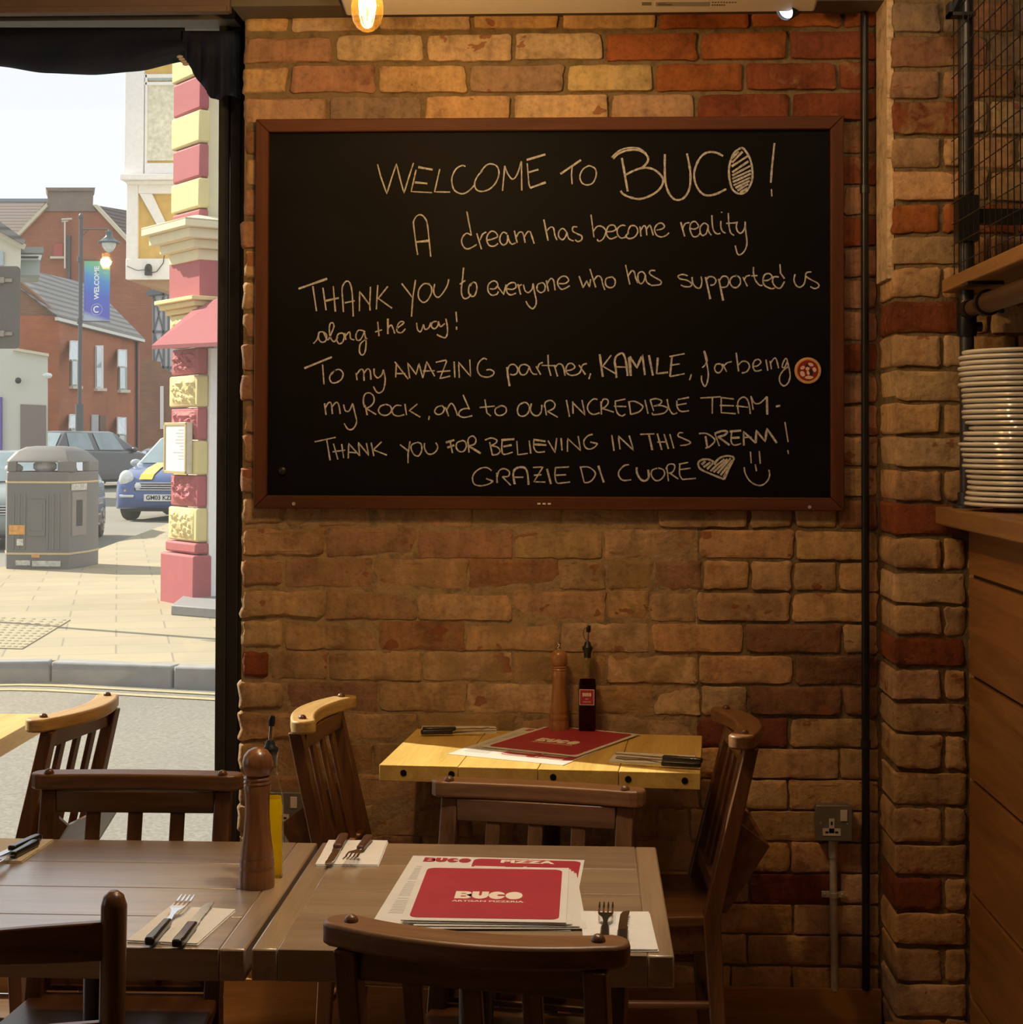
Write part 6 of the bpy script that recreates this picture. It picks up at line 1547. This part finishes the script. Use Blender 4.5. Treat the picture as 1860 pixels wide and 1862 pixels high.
b = MB(); b.prism(pp_([(-160, 364), (86, 364), (29, 432), (-160, 470)], [YG+6, YG+6, YG+1, YG+1]), (0, 0, -.4)); b.prism(pp_([(168, 372), (201, 385), (250, 386), (250, 460)], [YG+2, YG+6, YG+7, YG+4]), (0, 0, -.4)); b.build('roof', TD, hs, world=True)
b = MB(); b.prism(pp_([(-160, 361), (87, 361), (87, 369), (-160, 369)], YG+5.8), (0, .4, 0)); b.build('ridge', plain('blue_ridge_tiles', (.26, .31, .34), .7), hs, world=True)
b = MB(); b.prism(pp_([(98, 443), (114, 443), (114, 466), (98, 466)], YG-.05), (0, .3, 0)); w_ = b.build('window', plain('red_shutter', (.42, .09, .08), .7), hs, world=True)
b = MB(); b.prism(pp_([(91, 466), (118, 466), (118, 470), (91, 470)], YG-.2), (0, .4, 0)); b.build('window_sill', stn, w_, world=True)
b = MB(); b.prism(pp_([(121, 428), (127.5, 428), (127, 515), (121.5, 515)], YG-.2), (0, .2, 0)); b.build('flue_pipe', pg, hs, world=True)
b = MB(); b.tube(pp_([(118, 402), (118, 488)], YG-.4), .05, 6); b.tube(pp_([(112, 399), (131, 398)], YG-.4), .06, 6); b.tube(pp_([(112, 403), (124, 402)], YG-.4), .04, 6); b.build('aerial', M['galv'], hs, world=True)

# terraced brick house with grey roof
h2 = root('terraced_house', onY(180, 838, 66), 0, 'orange brick terraced house with grey tiled roof and tilted windows', 'house')
PL_, PR_ = onY(107, 700, 60), onY(254, 700, 72); dv = (PR_-PL_); dv.z = 0; dvn = dv.normalized(); nv_ = Vector((dvn.y, -dvn.x, 0))
if nv_.dot(PL_) > 0: nv_ = -nv_
zb0 = ground(60)-.3; ze = onY(107, 574, 60).z
A0 = Vector((PL_.x, PL_.y, zb0)); B0 = Vector((PR_.x, PR_.y, zb0))
b = MB(); b.prism([A0, B0, B0-nv_*6, A0-nv_*6], (0, 0, ze-zb0)); b.build('front_wall', BR['house'], h2, world=True)
b = MB(); b.prism(pp_([(-60, 470), (37, 512), (107, 573), (107, 850), (-60, 850)], 60.1), (0, .4, 0)); b.build('gable_wall', BR['brown'], h2, world=True)
rd = []
eL, eR = onY(104, 574, 59.6), onY(262, 615, 71.8); rL, rR = onY(34, 486, 63.5), onY(166, 517, 76)
b = MB(); vl = onY(30, 520, 60)
vsR = [eL, eR, rR, rL]
b.prism(vsR, (0, 0, -.22)); b.prism([eL, rL, vl], (0, .3, -.1)); b.build('roof', TL, h2, world=True)
b = MB(); b.bar(eL-Vector((0, .08, .12)), eR-Vector((0, .08, .12)), .12, .12); b.build('gutter', M['galv'], h2, world=True)
def onwall(px, py, off=0):     # point on the house front
    d = ray(px, py); o_ = A0+nv_*off; t = (o_-O0).dot(nv_)/d.dot(nv_); return O0+d*t
def hwin(px0, px1, py0, py1, fm, open_=False):
    b = MB(); q = [onwall(px0, py1, .02), onwall(px1, py1, .02), onwall(px1, py0, .02), onwall(px0, py0, .02)]; b.prism(q, nv_*.05); f = b.build('window', fm, h2, world=True)
    b = MB(); i = 2.6; q = [onwall(px0+i, py1-i, .08), onwall(px1-i, py1-i, .08), onwall(px1-i, py0+i, .08), onwall(px0+i, py0+i, .08)]; b.prism(q, nv_*.02); b.build('pane', wgl, f, world=True)
    if open_:
        ym = py0+(py1-py0)*.42; e0, e1 = onwall(px0, py0, .10), onwall(px1, py0, .10); b_0, b_1 = onwall(px0, ym, .55), onwall(px1, ym, .55)
        b = MB(); b.tube([e0, e1, b_1, b_0, e0], .05, 6); b.build('tilted_sash', wfr, f, world=True)
        b = MB(); b.prism([e0, e1, b_1, b_0], nv_*.02); b.build('sash_pane', wgl, f, world=True)
    b = MB(); b.prism([onwall(px0-2, py1, .0), onwall(px1+2, py1, .0), onwall(px1+2, py1+5, .0), onwall(px0-2, py1+5, .0)], nv_*.15); b.build('window_sill', stn, f, world=True)
hwin(128, 142, 621, 702, gfr, True); hwin(172.5, 186, 628, 706, wfr); hwin(215, 229, 637, 709, gfr, True)
hwin(127, 140, 755, 815, gfr, True); hwin(214, 228, 760, 832, gfr, True)
b = MB(); b.prism([onwall(165, 820, .02), onwall(177, 820, .02), onwall(177, 754, .02), onwall(165, 754, .02)], nv_*.05); b.build('front_door', plain('pale_grey_door', (.42, .42, .43), .6), h2, world=True)
b = MB(); b.prism([onwall(180, 820, .01), onwall(191, 820, .01), onwall(191, 756, .01), onwall(180, 756, .01)], nv_*.04); b.build('side_door', plain('brown_door', (.12, .05, .035), .6), h2, world=True)
b = MB(); b.tube([onwall(249, 612, .08), onwall(249, 836, .08)], .06, 8); b.build('downpipe', M['black'], h2, world=True)

# lower brick block, lattice-timbered gable beyond
h3 = root('brick_outbuilding', onY(285, 840, 80), 0, 'low brown brick outbuilding beside the terraced house', 'outbuilding')
b = MB(); b.prism(pp_([(253, 652), (293, 658), (293, 668), (340, 690), (340, 845), (253, 845)], 80.5), (-1.4, 5, 0)); b.build('wall', BR['brown'], h3, world=True)
b = MB(); b.prism(pp_([(291, 702), (297, 702), (297, 780), (291, 780)], 80.4), (0, .1, 0)); f = b.build('window', wfr, h3, world=True)
h4 = root('timbered_house', onY(300, 840, 88), 0, 'dark timbered white house end seen below the bay', 'house')
b = MB(); b.prism(pp_([(277, 515), (330, 515), (330, 850), (277, 850)], 88), (0, 5, 0)); b.build('white_wall', plain('white_render', (.62, .64, .65), .8), h4, world=True)
b = MB()
for x in (279, 297, 306): b.prism(pp_([(x-1.6, 515), (x+1.6, 515), (x+1.6, 700), (x-1.6, 700)], 87.9), (0, .2, 0))
for y in (535, 603, 668): b.prism(pp_([(277, y-2), (330, y-2), (330, y+2), (277, y+2)], 87.9), (0, .2, 0))
for k in range(3):
    y = 540+k*64
    for s in (-1, 1): b.prism(pp_([(288-s*8-1, y), (288-s*8+1, y), (288+s*8+1, y+62), (288+s*8-1, y+62)], 87.9), (0, .15, 0))
b.prism(pp_([(264, 530), (292, 524), (292, 534), (268, 538)], 87.5), (0, .6, 0)); b.build('dark_timber', plain('dark_timber', (.13, .15, .17), .7), h4, world=True)

# white rendered building at the left, cream gable and bay roof behind it
h5 = root('white_building', onY(40, 825, 34), 0, 'low white rendered building with brown door at the left, behind the bin', 'building')
wr = plain('white_wall_render', (.60, .60, .52), .85, var=.06)
b = MB(); b.prism(pp_([(-150, 628), (24, 634), (87, 645), (87, 840), (-150, 840)], 34), (-1.0, 2.6, 0)); b.build('wall', wr, h5, world=True)
b = MB(); b.prism(pp_([(24, 632), (89, 643), (89, 648), (24, 637)], 33.9), (-1.05, 2.8, 0)); b.build('parapet', stn, h5, world=True)
b = MB(); b.prism(pp_([(37, 735), (82, 737), (82, 835), (37, 835)], 33.95), (0, .1, 0)); b.build('door', plain('taupe_door', (.21, .165, .15), .7), h5, world=True)
b = MB(); b.ball(onY(86, 683, 33.8), .08, 8, 0, None, (1.4, .8, .8)); b.build('alarm_box', wfr, h5, world=True)
b = MB(); b.ball(onY(33, 692, 33.85), .07, 8); b.build('wall_light', M['black'], h5, world=True)
b = MB(); b.prism(pp_([(-40, 720), (1.5, 722), (1.5, 830), (-40, 830)], 33.9), (0, .1, 0)); b.build('purple_panel', plain('purple_panel', (.16, .10, .42), .6), h5, world=True)
h6 = root('cream_gable_house', onY(10, 500, 52), 0, 'cream house with tiled verge at the left edge above the road sign', 'house')
b = MB(); b.prism(pp_([(-120, 330), (38, 438), (38, 470), (34, 560), (-120, 560)], 52), (-1.2, 3, 0)); b.build('wall', plain('cream_wall', (.68, .66, .54), .85), h6, world=True)
b = MB(); b.prism(pp_([(-120, 315), (46, 436), (42, 444), (-120, 352)], 51.5), (-1.5, 4, 0)); b.build('roof', TL, h6, world=True)
b = MB(); b.prism(pp_([(-120, 350), (42, 443), (38, 452), (-120, 368)], 51.7), (0, .3, 0)); b.build('barge_board', stn, h6, world=True)
b = MB(); b.prism(pp_([(-5, 455), (6, 458), (6, 482), (-5, 482)], 51.9), (0, .3, 0)); b.build('window', wgl, h6, world=True)
b = MB(); b.prism(pp_([(34, 449), (79, 449), (79, 460), (34, 460)], 54.0), (-1.1, 3, 0)); dm = b.build('dormer_roof', plain('dormer_grey', (.32, .33, .31), .8), h6, world=True)
b = MB(); b.prism(pp_([(35, 460), (74, 460), (72, 500), (35, 500)], 54.2), (-.9, 2.5, 0)); b.build('dormer_cheek', plain('dormer_blue', (.42, .50, .50), .7), dm, world=True)
b = MB(); b.prism(pp_([(35, 463), (73, 463), (70, 472), (32, 472)], 53.9), (0, .2, 0)); b.build('dormer_frame', wfr, dm, world=True)
b = MB(); b.prism(pp_([(38, 466), (69, 466), (67, 469), (36, 469)], 53.8), (0, .1, 0)); b.build('dormer_pane', M['bk'], dm, world=True)
